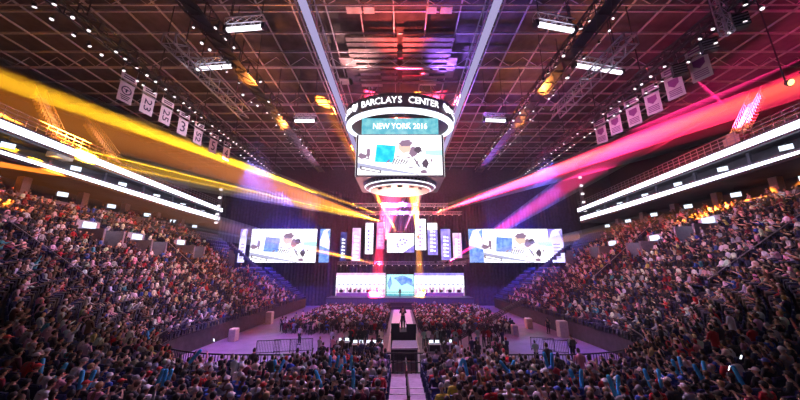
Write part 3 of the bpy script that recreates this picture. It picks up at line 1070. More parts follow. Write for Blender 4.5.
for i in range(7):
    a = i * .9
    q.box(-.25, .25, -.06, -.04, -.2, .2, T=Matrix.Translation((math.cos(a) * w * .18 - .1 + .12 * i, 0, math.sin(a * 1.3) * h * .2)) @ Matrix.Rotation(a, 4, 'Y'))
q.add([(w * .5, -.05, -h * .5), (w * .1, -.05, -h * .5), (w * .5, -.05, -h * .1)], [(0, 1, 2)])
q.build('graphic', M['v_violet'], rt)
MB().bar((0, .1, h / 2), (0, .1, 18 - rt.location.z), .06).build('hanger', M['dark'], rt)

# stage trusses
def stage_truss(a, b, label, drop=True):
    rt = empty('stage_truss', a)
    tag(rt, label, 'truss', 'lighting trusses above the stage')
    q = MB()
    truss(q, (0, 0, 0), b - a, .5, .9, .045)
    q.build('lattice', M['steel'], rt)
    if drop:
        for u in (.05, .35, .65, .95): MB().bar((b - a) * u + Vector((0, 0, .2)), Vector(((b - a).x * u, (b - a).y * u, ZR - a.z)), .05).build('hanger', M['dark'], rt)
    return rt


T1 = (at(338, 213, 57), at(462, 213, 57))
T2 = (at(338, 263, 59.5), at(466, 263, 59.5))
T3 = (at(352, 205, 52), at(448, 205, 52))
stage_truss(*T1, 'horizontal lattice lighting truss just above the vertical LED banners')
stage_truss(*T2, 'low horizontal lattice truss between the vertical banners and stage screens')
stage_truss(*T3, 'horizontal lattice lighting truss in front, directly under the scoreboard')
cnt = 0
for (A, B_, n) in ((*T1, 18), (*T2, 20), (*T3, 10)):
    for i in range(n):
        cnt += 1
        o = copy_tree(proto_lamp)
        o.location = A.lerp(B_, (i + .5) / n) + Vector((0, -.2, -.45))
        o.rotation_euler = (R(-55), 0, random.uniform(-.6, .6))
        o.scale = (.6,) * 3
        tr = ('upper stage truss', 'low stage truss', 'front stage truss')[0 if n == 18 else 1 if n == 20 else 2]
        tag(o, 'small moving lamp on the %s, %s from the yellow-beam end' % (tr, ordinal(i + 1)), 'stage lamp', 'lamps on the stage trusses')
# side lighting towers (ladders of lamps beside ribbons' far ends)
for i, (px, py) in enumerate(((222, 190), (579, 178))):
    sx = -1 if px < 400 else 1
    a = at(px, py, 51)
    rt = empty('lamp_ladder', a)
    tag(rt, 'thin vertical ladder of lamps at the far end of the %s-beam ribbon boards' % side(sx), 'lamp ladder', 'vertical lamp ladders')
    b = at(px, py + 33, 51)
    q = MB()
    truss(q, (0, 0, b.z - a.z), (0, 0, 5), .35, .6, .03)
    q.build('lattice', M['steel'], rt)
    q = MB()
    for z in np.linspace(b.z - a.z, 0, 5): q.box(-.22, .22, -.45, -.2, z - .16, z + .16)
    q.build('lamp_head', M['lens_w'], rt)
    MB().bar((0, 0, 5), (0, 0, ZR - a.z), .05).build('hanger', M['dark'], rt)

# drapes with vertical folds
for i, (x0, x1, Y) in enumerate(((205, 335, 62), (465, 592, 62), (335, 465, 64.5))):
    a, b = at(x0, 300, Y), at(x1, 300, Y)
    q = MB()
    n = int((b.x - a.x) / .35)
    vs = []
    for k in range(n + 1):
        x = a.x + (b.x - a.x) * k / n
        y = Y + .14 * (k % 2) + .1 * math.sin(k * .7)
        vs += [(x, y, 0), (x, y, 24)]
    q.add(vs, [(2 * k, 2 * k + 2, 2 * k + 3, 2 * k + 1) for k in range(n)])
    o = q.build('drape', M['curtain'])
    tag(o, ('dark blue pleated drape behind the yellow-beam side screen', 'dark blue pleated drape behind the pink-beam side screen', 'dark pleated drape behind the stage banners')[i], 'curtain', 'stage drapes')
    sol = o.modifiers.new('thick', 'SOLIDIFY')
    sol.thickness = .03

# ------------------------------------------------------------------ beams: spot lamps in cones of added haze
def moving_head(p, tgt, lens, label):
    rt = empty('moving_light', p)
    rt.rotation_euler = (Vector(tgt) - Vector(p)).to_track_quat('-Z', 'Y').to_euler()
    tag(rt, label, 'stage lamp', 'beam lamps above the stage')
    MB().tube([(0, 0, .5), (0, 0, .38), (0, 0, .0)], [.14, .2, .22], 12).build('head', M['black'], rt)
    q = MB().bar((-.27, 0, .1), (-.27, 0, .7), .05).bar((.27, 0, .1), (.27, 0, .7), .05).bar((-.27, 0, .7), (.27, 0, .7), .08)
    q.build('yoke', M['dark'], rt)
    MB().tube([(0, 0, .03), (0, 0, .02)], .18, 12).build('lens', M[lens], rt)


YEL, ORG, MAG, RED = (1, .52, .01), (1, .27, .02), (1, .02, .20), (1, .03, .09)
beam_pairs = []
beams = [
    # ox, oy, OY, tx, ty, TY, size, energy (kW), colour, lens, words
    (379, 221, 57, 100, 128, 26, 6.0, 9000, ORG, 'lens_y', 'broad orange beam sweeping to the upper deck'),
    (378, 214, 57, 200, 150, 34, 2.5, 27000, YEL, 'lens_y', 'bright yellow beam, upper of the fan'),
    (381, 221, 57, 205, 182, 34, 2.3, 26000, YEL, 'lens_y', 'bright yellow beam, second of the fan'),
    (376, 221, 57, 225, 192, 36, 1.2, 4500, YEL, 'lens_y', 'thin yellow beam low in the fan'),
    (374, 264, 59, 200, 220, 34, 3.0, 4000, ORG, 'lens_y', 'low orange beam passing the side screen'),
    (376, 262, 59, 236, 239, 36, 1.3, 2000, ORG, 'lens_y', 'thin low orange beam under the side screen'),
    (396, 231, 59.5, 370, 184, 50, 4.0, 7500, ORG, 'lens_y', 'short yellow beam rising beside the scoreboard'),
    (383, 200, 54, 377, 285, 60, 10, 6500, RED, 'lens_p', 'red beam falling onto the stage'),
    (417, 202, 54, 420, 285, 60, 7, 5000, (1, .36, .03), 'lens_y', 'orange beam falling onto the stage'),
    (418, 236, 60, 413, 185, 50, 12, 9000, (1, .34, .03), 'lens_y', 'orange beam rising from the white banner'),
    (386, 240, 60, 392, 190, 50, 22, 8500, RED, 'lens_p', 'red beam rising from the red banner'),
    (404, 231, 59.5, 424, 186, 50, 4, 6000, (1, .3, .6), 'lens_p', 'pale pink beam rising over the centre screen'),
    (432, 214, 57, 740, 110, 26, 5.4, 15000, (1, .02, .10), 'lens_p', 'broad pink beam sweeping to the upper deck'),
    (435, 213, 57, 640, 141, 30, 2.2, 26000, (1, .33, .02), 'lens_y', 'orange core beam inside the pink beam'),
    (432, 210, 57, 560, 165, 38, 1.5, 4500, YEL, 'lens_y', 'thin yellow beam above the pink one'),
    (448, 262, 59, 560, 190, 40, 5, 11000, MAG, 'lens_p', 'pink beam rising past the side screen'),
    (436, 268, 59, 640, 224, 34, 2.6, 1100, ORG, 'lens_y', 'low orange beam over the side screen'),
    (436, 262, 59, 500, 250, 44, 1.2, 2500, YEL, 'lens_y', 'thin low yellow beam by the side screen'),
]
for b in beams:
    P, T = at(b[0], b[1], b[2]), at(b[3], b[4], b[5])
    dv = (T - P).normalized()
    bl = spot('beam_spot', P + dv * .05, T, b[7] * 2100, b[8], b[6], .35, .12)
    moving_head(P, T, b[9], 'moving lamp throwing the ' + b[10])
    Lb = (T - P).length * 1.7
    ux = dv.cross(Vector((0, 0, 1))).normalized()
    uz = ux.cross(dv)
    k1 = math.tan(R(b[6] * .56))
    q = MB()
    vs = [P + dv * l + (ux * math.cos(2 * PI * i / 20) + uz * math.sin(2 * PI * i / 20)) * (.16 + l * k1) for l in (.1, Lb) for i in range(20)]
    q.add(vs, [(i, (i + 1) % 20, 20 + (i + 1) % 20, 20 + i) for i in range(20)] + [tuple(reversed(range(20))), tuple(range(20, 40))])
    hz = q.build('haze', M['densehaze' if 'broad' in b[10] else 'beamhaze'])  # denser haze shaped to the beam so that its light shows
    beam_pairs.append((bl, hz))
    tag(hz, 'cone of added haze lit by the ' + b[10], 'haze', 'haze in the beams', 'stuff')

# ------------------------------------------------------------------ wash lights that hang in the roof
def wash(x, y, z, tx, ty, tz, e, col, size=60, blend=.8, r=.4): return spot('wash_lamp', (x, y, z), (tx, ty, tz), e, col, size, blend, r)


PW = (1, .50, .84)
for sx in (-1, 1):
    wash(sx * 3, 37, 28.5, sx * 25, 36, 7, 52000, PW, 74)
    wash(sx * 7, 30, 25, sx * 23, 27, 7, 17000, (.95, .55, .85), 62)
    wash(sx * 27, 49, 27.5, sx * 21, 55, 4, 46000, (.14, .12, 1), 75)
    wash(sx * 9, 42, 27, sx * 9, 43, 0, 13000, (.95, .45, .95), 55)
    wash(sx * 16, 30, 22, sx * (13 if sx < 0 else 14.5), 29, 0, 42000 if sx < 0 else 26000, (.40, .20, 1) if sx < 0 else (.16, .12, 1), 42 if sx < 0 else 30)
    wash(sx * 20, 48, 20, sx * 24, 62, 8, 34000, (.12, .10, 1), 75)
wash(0, 36, 17, 0, 47, 0, 20000, (1, .62, .9), 24, .6)
wash(0, 28, 24, 0, 16, 2, 22000, (.85, .52, 1), 60)
wash(0, 50, 20, 0, 62, 8, 26000, (.35, .14, 1), 90)
wash(-8, 27, 19, -22.3, 26, 20.6, 4500, (1, .85, 1), 46)  # this and the next are added to brighten the banners
wash(8, 27, 19, 22.3, 25, 20.6, 5500, (1, .35, .75), 46)
# spots added to tint the roof, with no fittings modelled for them
spot('roof_fill_spot', (0, 29.5, 26.6), (0, 20, ZR), 13000, (1, .12, .08), 80, .95, .3)
spot('roof_fill_spot', (4.5, 31, 27.8), (6.5, 25, ZR), 9000, (.30, .14, 1), 90, .95, .3)
spot('roof_fill_spot', (-4.5, 31, 27.8), (-5.5, 24, ZR), 5000, (1, .55, .45), 90, .95, .3)
spot('roof_fill_spot', (0, 45, 10), (-2, 24, ZR), 40000, (1, .42, .3), 60, .9, .4)
spot('roof_fill_spot', (-16, 52, 16), (-14, 22, ZR), 9000, (.85, .32, .55), 75, .9, .4)
spot('roof_fill_spot', (16, 52, 16), (14, 22, ZR), 13000, (.35, .16, 1), 75, .9, .4)
# amber glows on the lamp catwalks
for i, (px, py) in enumerate(((247, 61), (279, 113), (551, 72), (527, 117))):
    p = atz(px, py, 25.6)
    spot('catwalk_amber', p + Vector((0, 1.6, -2.2)), p + Vector((0, -1.5, 2.2)), 3000, (1, .30, .04), 110, .6, .1)

# haze in the whole hall
w = bpy.data.worlds.new('hall_haze')
sc.world = w
w.use_nodes = True
nt = w.node_tree
nt.nodes['Background'].inputs[0].default_value = (0, 0, 0, 1)
nt.nodes['Background'].inputs[1].default_value = 0
v = nt.nodes.new('ShaderNodeVolumeScatter')
v.inputs['Density'].default_value = .0010
v.inputs['Anisotropy'].default_value = .15
v.inputs['Color'].default_value = (1, .96, 1, 1)
nt.links.new(v.outputs[0], nt.nodes['World Output'].inputs['Volume'])



# ------------------------------------------------------------------ people
SHIRTS = [('black', (.012, .012, .016), 30), ('charcoal', (.05, .05, .06), 16), ('navy', (.02, .03, .10), 14), ('white', (.82, .80, .84), 13), ('pale grey', (.42, .42, .46), 9),
          ('red', (.55, .02, .03), 8), ('royal blue', (.03, .10, .50), 7), ('maroon', (.20, .02, .05), 6), ('olive', (.12, .12, .05), 4), ('pink', (.75, .35, .50), 4), ('brown', (.16, .08, .05), 5), ('yellow', (.75, .62, .08), 1.2), ('teal', (.05, .35, .42), 2)]
HAIRS = [('black hair', (.01, .008, .008), 'hair', 42), ('dark brown hair', (.04, .022, .014), 'hair', 24), ('light brown hair', (.16, .09, .05), 'hair', 9), ('blond hair', (.45, .30, .14), 'hair', 5),
         ('white cap', (.80, .78, .82), 'cap', 6), ('black cap', (.015, .015, .02), 'cap', 6), ('red cap', (.60, .03, .03), 'cap', 4), ('blue cap', (.04, .10, .45), 'cap', 3), ('grey beanie', (.40, .38, .42), 'beanie', 4), ('long black hair', (.01, .008, .008), 'long', 10), ('long brown hair', (.06, .03, .02), 'long', 6)]
SKINS = [(.62, .38, .29), (.50, .29, .20), (.70, .46, .36), (.30, .16, .10), (.16, .08, .05), (.66, .42, .31)]


def pick(lst, rnd=random):
    ws = [x[-1] for x in lst]
    return rnd.choices(lst, ws)[0]


def skin_graph(verts, edges, root=0, sub=1):
    """verts: (co, radius) ; grows one continuous surface"""
    me = bpy.data.meshes.new('graph')
    me.from_pydata([v[0] for v in verts], edges, [])
    o = bpy.data.objects.new('graph', me)
    COL.objects.link(o)
    sk = o.modifiers.new('s', 'SKIN')
    for i, v in enumerate(verts):
        r = v[1]
        me.skin_vertices[0].data[i].radius = r if isinstance(r, tuple) else (r, r)
    me.skin_vertices[0].data[root].use_root = True
    if sub:
        sb_ = o.modifiers.new('d', 'SUBSURF')
        sb_.levels = sb_.render_levels = sub
    bpy.context.view_layer.update()
    out = bpy.data.meshes.new_from_object(o.evaluated_get(bpy.context.evaluated_depsgraph_get()))
    bpy.data.objects.remove(o)
    bpy.data.meshes.remove(me)
    return out


def mesh_arrays(me):
    v = [tuple(x.co) for x in me.vertices]
    f = [tuple(p.vertices) for p in me.polygons]
    return v, f


def ellip(c, r, nu=12, nv=8, keep=None, T=None):
    vs, fs = [], []
    for j in range(nv + 1):
        th = PI * j / nv
        for i in range(nu):
            a = 2 * PI * i / nu
            p = Vector((math.sin(th) * math.cos(a) * r[0], math.sin(th) * math.sin(a) * r[1], math.cos(th) * r[2]))
            vs.append(p)
    for j in range(nv):
        for i in range(nu):
            fs.append((j * nu + i, (j + 1) * nu + i, (j + 1) * nu + (i + 1) % nu, j * nu + (i + 1) % nu))
    if keep: fs = [f for f in fs if keep(sum((vs[k] for k in f), Vector()) / 4)]
    vs = [(T @ v if T is not None else v) + Vector(c) for v in vs]
    return vs, fs


def person_meshes(pose, nm):
    """pose: dict of joints. Returns body, shirt, trousers meshes and the head matrix. Faces +Y."""
    J = pose
    P = lambda k: Vector(J[k])
    # ---- body: one surface
    V, E = [], []

    def add(p, r, par=None):
        V.append((tuple(p), r))
        if par is not None: E.append((par, len(V) - 1))
        return len(V) - 1
    pel = add(P('pelvis'), (.15, .11))
    sp = add(P('spine'), (.135, .10), pel)
    ch = add(P('chest'), (.155, .105), sp)
    nk0 = add(P('neck'), .058, ch)
    hd = P('head')
    nk1 = add(P('neck').lerp(hd, .45), .056, nk0)
    jaw = add(hd + Vector((0, .012, -.075)), (.062, .07), nk1)
    add(hd + Vector((0, -.004, .0)), (.076, .092), jaw)
    add(hd + Vector((0, -.012, .065)), (.068, .08), len(V) - 1)
    add(hd + Vector((0, -.012, .098)), (.03, .04), len(V) - 1)
    for s in ('L', 'R'):
        sg = -1 if s == 'L' else 1
        sh = add(P('sh' + s), .062, ch)
        el = add(P('sh' + s).lerp(P('el' + s), .5), .050, sh)
        el = add(P('el' + s), .041, el)
        wr0 = add(P('el' + s).lerp(P('wr' + s), .45), .041, el)
        wr = add(P('wr' + s), .026, wr0)
        d = (P('wr' + s) - P('el' + s)).normalized()
        side_v = d.cross(Vector((0, 0, 1)))
        if side_v.length < .1: side_v = Vector((1, 0, 0))
        side_v.normalize()
        bend = d.cross(side_v).normalized() * -1
        palm = add(P('wr' + s) + d * .055, (.036, .02), wr)
        for i, (off, L) in enumerate(((-.027, .068), (-.009, .078), (.009, .073), (.027, .058))):
            a = add(P('wr' + s) + d * .088 + side_v * off, .0095, palm)
            a = add(P('wr' + s) + d * (.088 + L * .5) + side_v * off * 1.1 - bend * .012, .009, a)
            add(P('wr' + s) + d * (.088 + L * .85) + side_v * off * 1.1 - bend * .04, .008, a)
        a = add(P('wr' + s) + d * .04 + side_v * (-.045 * sg), .012, palm)
        add(P('wr' + s) + d * .085 + side_v * (-.062 * sg) - bend * .02, .010, a)
        hp = add(P('hip' + s), .088, pel)
        th = add(P('hip' + s).lerp(P('kn' + s), .5), .078, hp)
        kn = add(P('kn' + s), .056, th)
        sn = add(P('kn' + s).lerp(P('an' + s), .35), .056, kn)
        an = add(P('an' + s), .036, sn)
        add(P('toe' + s), (.04, .028), an)
    body = skin_graph(V, E)
    bv, bf = mesh_arrays(body)
    nb = len(bf)
    mi = [0] * nb
    turn = Matrix.Rotation(R(J.get('turn', 0)), 4, 'Z') @ Matrix.Rotation(R(J.get('nod', 0)), 4, 'X')
    H = Matrix.Translation(hd) @ turn

    def join(vs, fs, m):
        b = len(bv)
        bv.extend([tuple(v) for v in vs])
        bf.extend([tuple(i + b for i in f) for f in fs])
        mi.extend([m] * len(fs))
    # face: nose, ears, brow, lips, eyes
    join([H @ Vector(v) for v in ((-.013, .088, .012), (.013, .088, .012), (0, .118, -.022), (-.018, .09, -.03), (.018, .09, -.03))], [(0, 1, 2), (0, 2, 3), (1, 4, 2), (3, 2, 4)], 0)
    for sg in (-1, 1):
        vs, fs = ellip((0, 0, 0), (.014, .026, .034), 8, 6)
        join([H @ (v + Vector((sg * .080, -.006, -.005))) for v in vs], fs, 0)
        vs, fs = ellip((0, 0, 0), (.011, .008, .007), 8, 4)
        join([H @ (v + Vector((sg * .031, .086, .018))) for v in vs], fs, 1)
    vs, fs = ellip((0, 0, 0), (.024, .008, .007), 8, 4)
    join([H @ (v + Vector((0, .083, -.055))) for v in vs], fs, 2)
    me = bpy.data.meshes.new(nm + '_body')
    me.from_pydata(bv, [], bf)
    for m in (M['skin'], M['eye'], M['lip']): me.materials.append(m)
    me.polygons.foreach_set('material_index', mi)
    me.polygons.foreach_set('use_smooth', [True] * len(bf))
    me.update()
    # ---- shirt
    V, E = [], []
    k = 1.16
    pel = add(P('pelvis') + Vector((0, 0, .02)), (.165, .125))
    sp = add(P('spine'), (.155, .12), pel)
    ch = add(P('chest'), (.178, .125), sp)
    add(P('neck') + Vector((0, 0, -.035)), .075, ch)
    long_sleeve = J.get('sleeve', True)
    for s in ('L', 'R'):
        sh = add(P('sh' + s), .076, ch)
        el = add(P('sh' + s).lerp(P('el' + s), .5), .062, sh)
        if long_sleeve:
            el = add(P('el' + s), .053, el)
            w_ = add(P('el' + s).lerp(P('wr' + s), .5), .047, el)
            add(P('el' + s).lerp(P('wr' + s), .92), .034, w_)
    shirt = skin_graph(V, E)
    shirt.materials.clear(); shirt.materials.append(M['shirt'])
    # ---- trousers
    V, E = [], []
    pel = add(P('pelvis') + Vector((0, 0, -.01)), (.165, .12))
    for s in ('L', 'R'):
        hp = add(P('hip' + s), .098, pel)
        th = add(P('hip' + s).lerp(P('kn' + s), .5), .09, hp)
        kn = add(P('kn' + s), .07, th)
        sn = add(P('kn' + s).lerp(P('an' + s), .5), .062, kn)
        add(P('kn' + s).lerp(P('an' + s), .95), .054, sn)
    tr = skin_graph(V, E)
    tr.materials.clear(); tr.materials.append(M['trousers'])
    # ---- shoes
    sh_v, sh_f = [], []
    for s in ('L', 'R'):
        c = P('an' + s).lerp(P('toe' + s), .5)
        d = P('toe' + s) - P('an' + s)
        vs, fs = ellip((0, 0, 0), (.052, .14, .05), 10, 6)
        b = len(sh_v)
        T = Matrix.Rotation(math.atan2(-d.x, d.y), 4, 'Z')
        sh_v += [tuple((T @ v) + Vector((c.x, c.y, c.z - .01))) for v in vs]
        sh_f += [tuple(i + b for i in f) for f in fs]
    shoe = bpy.data.meshes.new('shoe')
    shoe.from_pydata(sh_v, [], sh_f)
    shoe.materials.append(M['black'])
    for m_ in (shirt, tr, shoe):
        m_.polygons.foreach_set('use_smooth', [True] * len(m_.polygons))
        m_.update()
    return me, shirt, tr, shoe, H


def head_mesh(kind):
    bvs, bfs = [], []

    def join(vs, fs):
        b = len(bvs)
        bvs.extend([tuple(v) for v in vs])
        bfs.extend([tuple(i + b for i in f) for f in fs])
    if kind in ('hair', 'long'):
        vs, fs = ellip((0, -.012, .028), (.090, .108, .105), 14, 10, keep=lambda p: p.z > -.02 + .9 * max(p.y, -.02) or p.y < -.03 and p.z > -.085)
        join(vs, fs)
        if kind == 'long':
            vs, fs = ellip((0, -.055, -.12), (.085, .05, .15), 12, 8)
            join(vs, fs)
    elif kind == 'beanie':
        vs, fs = ellip((0, -.012, .03), (.095, .112, .12), 14, 10, keep=lambda p: p.z > .0)
        join(vs, fs)
        join([(math.cos(2 * PI * i / 14) * r, math.sin(2 * PI * i / 14) * r * 1.17 - .012, z) for r, z in ((.099, .02), (.099, .06)) for i in range(14)], [(i, (i + 1) % 14, 14 + (i + 1) % 14, 14 + i) for i in range(14)])
    elif kind == 'cap':
        vs, fs = ellip((0, -.012, .03), (.094, .110, .105), 14, 10, keep=lambda p: p.z > .005)
        join(vs, fs)
        n = 8
        top = [(math.cos(PI * i / n) * .08, .085 + math.sin(PI * i / n) * .085, .045) for i in range(n + 1)]
        join(top + [(x, y, z - .008) for x, y, z in top], [tuple(range(n + 1)), tuple(reversed(range(n + 1, 2 * n + 2)))] + [(i, n + 1 + i, n + 2 + i, i + 1) for i in range(n)])
    me = bpy.data.meshes.new(kind)
    me.from_pydata(bvs, [], bfs)
    me.materials.append(M['hair'])
    me.polygons.foreach_set('use_smooth', [True] * len(bfs))
    me.update()
    return me


M['lip'] = mat('lip', (.45, .16, .14), .5, noise=0)
HEADM = {k: head_mesh(k) for k in ('hair', 'long', 'beanie', 'cap')}


def sit_pose(lean=0., turn=0, nod=0, arms='rest', sleeve=True):
    J = {}
    L = lean
    J['pelvis'] = (0, 0, .52)
    J['spine'] = (0, .01 + L * .12, .70)
    J['chest'] = (0, .02 + L * .3, .90)
    J['neck'] = (0, .03 + L * .42, 1.06)
    J['head'] = (0, .05 + L * .52, 1.19)
    J['turn'], J['nod'], J['sleeve'] = turn, nod, sleeve
    for s, g in (('L', -1), ('R', 1)):
        J['sh' + s] = (g * .175, .01 + L * .3, .985)
        J['hip' + s] = (g * .09, .05, .50)
        J['kn' + s] = (g * .12, .44, .51)
        J['an' + s] = (g * .12, .44, .09)
        J['toe' + s] = (g * .13, .60, .045)
        if arms == 'rest': e, w = (g * .24, .06 + L * .3, .74), (g * .14, .30 + L * .1, .62)
        elif arms == 'up': e, w = (g * .30, .14, 1.12), (g * .26, .22, 1.38)
        elif arms == 'one': e, w = ((g * .30, .14, 1.12), (g * .26, .22, 1.38)) if g > 0 else ((g * .24, .06, .74), (g * .12, .30, .64))
        elif arms == 'chin': e, w = ((g * .18, .25 + L * .3, .78), (g * .05, .22 + L * .4, 1.02)) if g > 0 else ((g * .24, .1 + L * .3, .74), (g * .05, .32, .70))
        elif arms == 'clap': e, w = (g * .24, .18, .86), (g * .05, .38, 1.0)
        elif arms == 'stick': e, w = (g * .26, .16, .84), (g * .18, .40, .93)
        J['el' + s], J['wr' + s] = e, w
    return J


def stand_pose(arms='rest', lean=0., turn=0, nod=0, sleeve=True):
    J = {'pelvis': (0, 0, .95), 'spine': (0, lean * .1, 1.13), 'chest': (0, lean * .25, 1.32), 'neck': (0, lean * .35, 1.49), 'head': (0, .02 + lean * .45, 1.62), 'turn': turn, 'nod': nod, 'sleeve': sleeve}
    for s, g in (('L', -1), ('R', 1)):
        J['sh' + s] = (g * .18, lean * .25, 1.41)
        J['hip' + s] = (g * .09, 0, .93)
        J['kn' + s] = (g * .11, .02, .50)
        J['an' + s] = (g * .12, -.02, .09)
        J['toe' + s] = (g * .14, .13, .045)
        if arms == 'rest': e, w = (g * .25, -.02 + lean * .2, 1.14), (g * .25, .08 + lean * .2, .89)
        elif arms == 'hold': e, w = (g * .25, .10, 1.20), (g * .12, .34, 1.30)
        elif arms == 'hips': e, w = (g * .36, -.08, 1.18), (g * .19, .04, 1.02)
        elif arms == 'type': e, w = (g * .24, .1, 1.14), (g * .16, .36, 1.10)
        J['el' + s], J['wr' + s] = e, w
    return J


POSES = [('sitting upright', sit_pose()), ('leaning forward', sit_pose(.45, nod=-12)), ('looking aside', sit_pose(.05, turn=50)), ('chin on hand', sit_pose(.35, arms='chin')),
         ('clapping', sit_pose(.1, arms='clap', sleeve=False)), ('arms raised', sit_pose(arms='up', sleeve=False)), ('one arm raised', sit_pose(arms='one')), ('head turned back', sit_pose(turn=-75, sleeve=False)),
         ('holding sticks', sit_pose(.1, arms='stick'))]
PW_ = [30, 16, 10, 8, 7, 2, 3, 6, 0]
PM = [person_meshes(p, 'sitting') for _, p in POSES]
STAND = {k: person_meshes(p, 'standing') for k, p in (('rest', stand_pose(sleeve=False)), ('hold', stand_pose('hold', .1)), ('hips', stand_pose('hips')), ('lean', stand_pose('type', .5, nod=-20)))}


def make_person(pm, loc, rz, shirt, hair, skin, label, group, trousers=(.03, .03, .045), scale=1.):
    me, sh, tr, shoe, H = pm
    rt = empty('person', loc, rz)
    rt.scale = (scale,) * 3
    tag(rt, label, 'person', group)
    for nm, m_, col in (('body', me, skin), ('shirt', sh, shirt[1]), ('trousers', tr, trousers), ('shoes', shoe, (0, 0, 0)), (hair[2] if hair[2] in ('cap', 'beanie') else 'hair', HEADM[hair[2]], hair[1])):
        o = bpy.data.objects.new(nm, m_)
        COL.objects.link(o)
        o.parent = rt
        o.color = (*col, 1)
        if m_ is HEADM[hair[2]]: o.matrix_local = H
    return rt


# ---------------- seat
def seat_parts():
    a = MB().box(-.235, .235, .0, .40, .40, .47)
    a.box(-.235, .235, -.03, .03, .30, .44)
    a.bar((-.25, -.02, 0), (-.25, -.02, .45), .04, .10).bar((.25, -.02, 0), (.25, -.02, .45), .04, .10)
    a.box(-.27, -.235, -.02, .30, .60, .64).box(.235, .27, -.02, .30, .60, .64)
    b = MB()
    T = Matrix.Translation((0, -.04, .45)) @ Matrix.Rotation(R(10), 4, 'X')
    b.box(-.235, .235, -.035, .025, 0, .42, T=T)
    b.box(-.20, .20, -.055, -.035, .03, .38, T=T)
    return a, b


SA, SB = seat_parts()
seat_a = SA.build('arena_seat', M['seat'])
seat_b = SB.build('backrest', M['seat'], seat_a, bevel=0)
SEAT_V = np.array(SA.v + SB.v)
SEAT_F = np.array(SA.f + [tuple(i + len(SA.v) for i in f) for f in SB.f])


# ---------------- simplified far person for the mass of the crowd
def low_person(lean, arms, stand=False):
    """returns verts, faces (quads), class per vert: 0 skin 1 hair 2 shirt 3 trousers"""
    vs, fs, cl = [], [], []

    def part(v, f, c):
        b = len(vs)
        vs.extend([tuple(x) for x in v])
        fs.extend([tuple(i + b for i in q) for q in f])
        cl.extend(c if isinstance(c, list) else [c] * len(v))

    def limb(pts, rs, c, n=5):
        q = MB().tube(pts, rs, n, cap=False)
        part(q.v, q.f, c)
    dz = .43 if stand else 0
    hz = 1.19 + dz
    hy = .04 + lean * .5
    # torso: 4 rings of 6
    ring = []
    for z, rx, ry, y in ((.46 + dz, .16, .13, 0), (.70 + dz, .155, .12, lean * .12), (.92 + dz, .20, .125, lean * .3), (1.02 + dz, .15, .10, lean * .36), (1.07 + dz, .06, .06, lean * .4)):
        ring.append([(math.cos(2 * PI * i / 6) * rx, y + math.sin(2 * PI * i / 6) * ry, z) for i in range(6)])
    part([p for r_ in ring for p in r_], [(j * 6 + i, j * 6 + (i + 1) % 6, (j + 1) * 6 + (i + 1) % 6, (j + 1) * 6 + i) for j in range(4) for i in range(6)], 2)
    # head
    hv, hf = ellip((0, hy, hz), (.085, .10, .12), 7, 5)
    cc = [1 if (v.z - hz > .045 or v.y - hy < -.02 and v.z - hz > -.05) else 0 for v in hv]
    part(hv, hf, cc)
    limb([(0, lean * .4, 1.05 + dz), (0, hy, 1.12 + dz)], [.05, .05], 0)
    for g in (-1, 1):
        sh = (g * .18, lean * .3, .98 + dz)
        if arms == 'up': e, w = (g * .30, .12, 1.12 + dz), (g * .25, .2, 1.40 + dz)
        elif arms == 'mid': e, w = (g * .25, .16, .86 + dz), (g * .08, .38, .98 + dz)
        else: e, w = (g * .24, .06 + lean * .2, .74 + dz), (g * .13, .30, .62 + dz)
        limb([sh, e], [.06, .045], 2)
        limb([e, w], [.045, .03], 0 if random.random() < .5 else 2)
        hv, hf = ellip(w, (.035, .045, .04), 5, 3)
        part(hv, hf, 0)
        if stand: limb([(g * .09, 0, .92), (g * .11, .02, .5), (g * .12, 0, .02)], [.09, .06, .045], 3)
        else: limb([(g * .09, .05, .50), (g * .12, .46, .52), (g * .12, .46, .04)], [.09, .065, .05], 3)
    return np.array(vs), fs, np.array(cl)


LOW = [low_person(.0, 'rest'), low_person(.35, 'rest'), low_person(.1, 'mid'), low_person(0, 'up'), low_person(.5, 'mid'), low_person(.05, 'rest', True)]
LOWW = np.array([40, 25, 16, 3, 12, 4.])
LOWW /= LOWW.sum()


def crowd_object(name, placements, label):
    """placements: list of (x, y, z, rz, scale, variant, shirt, hair, skin, trousers)"""
    Vs, Cs, Ls, Lt = [], [], [], []
    base = 0
    for (x, y, z, rz, s, vi, c_sh, c_h, c_sk, c_tr) in placements:
        v, f, cl = LOW[vi]
        c, sn = math.cos(rz), math.sin(rz)
        q = v * s
        Vs.append(np.stack([q[:, 0] * c - q[:, 1] * sn + x, q[:, 0] * sn + q[:, 1] * c + y, q[:, 2] + z], 1))
        pal = np.array([c_sk, c_h, c_sh, c_tr])
        Cs.append(pal[cl])
        Ls.append(np.array([i for t in f for i in t]) + base)
        Lt.append(np.array([len(t) for t in f]))
        base += len(v)
    return big_mesh(name, Vs, Ls, Lt, M['crowd'], label, Cs)


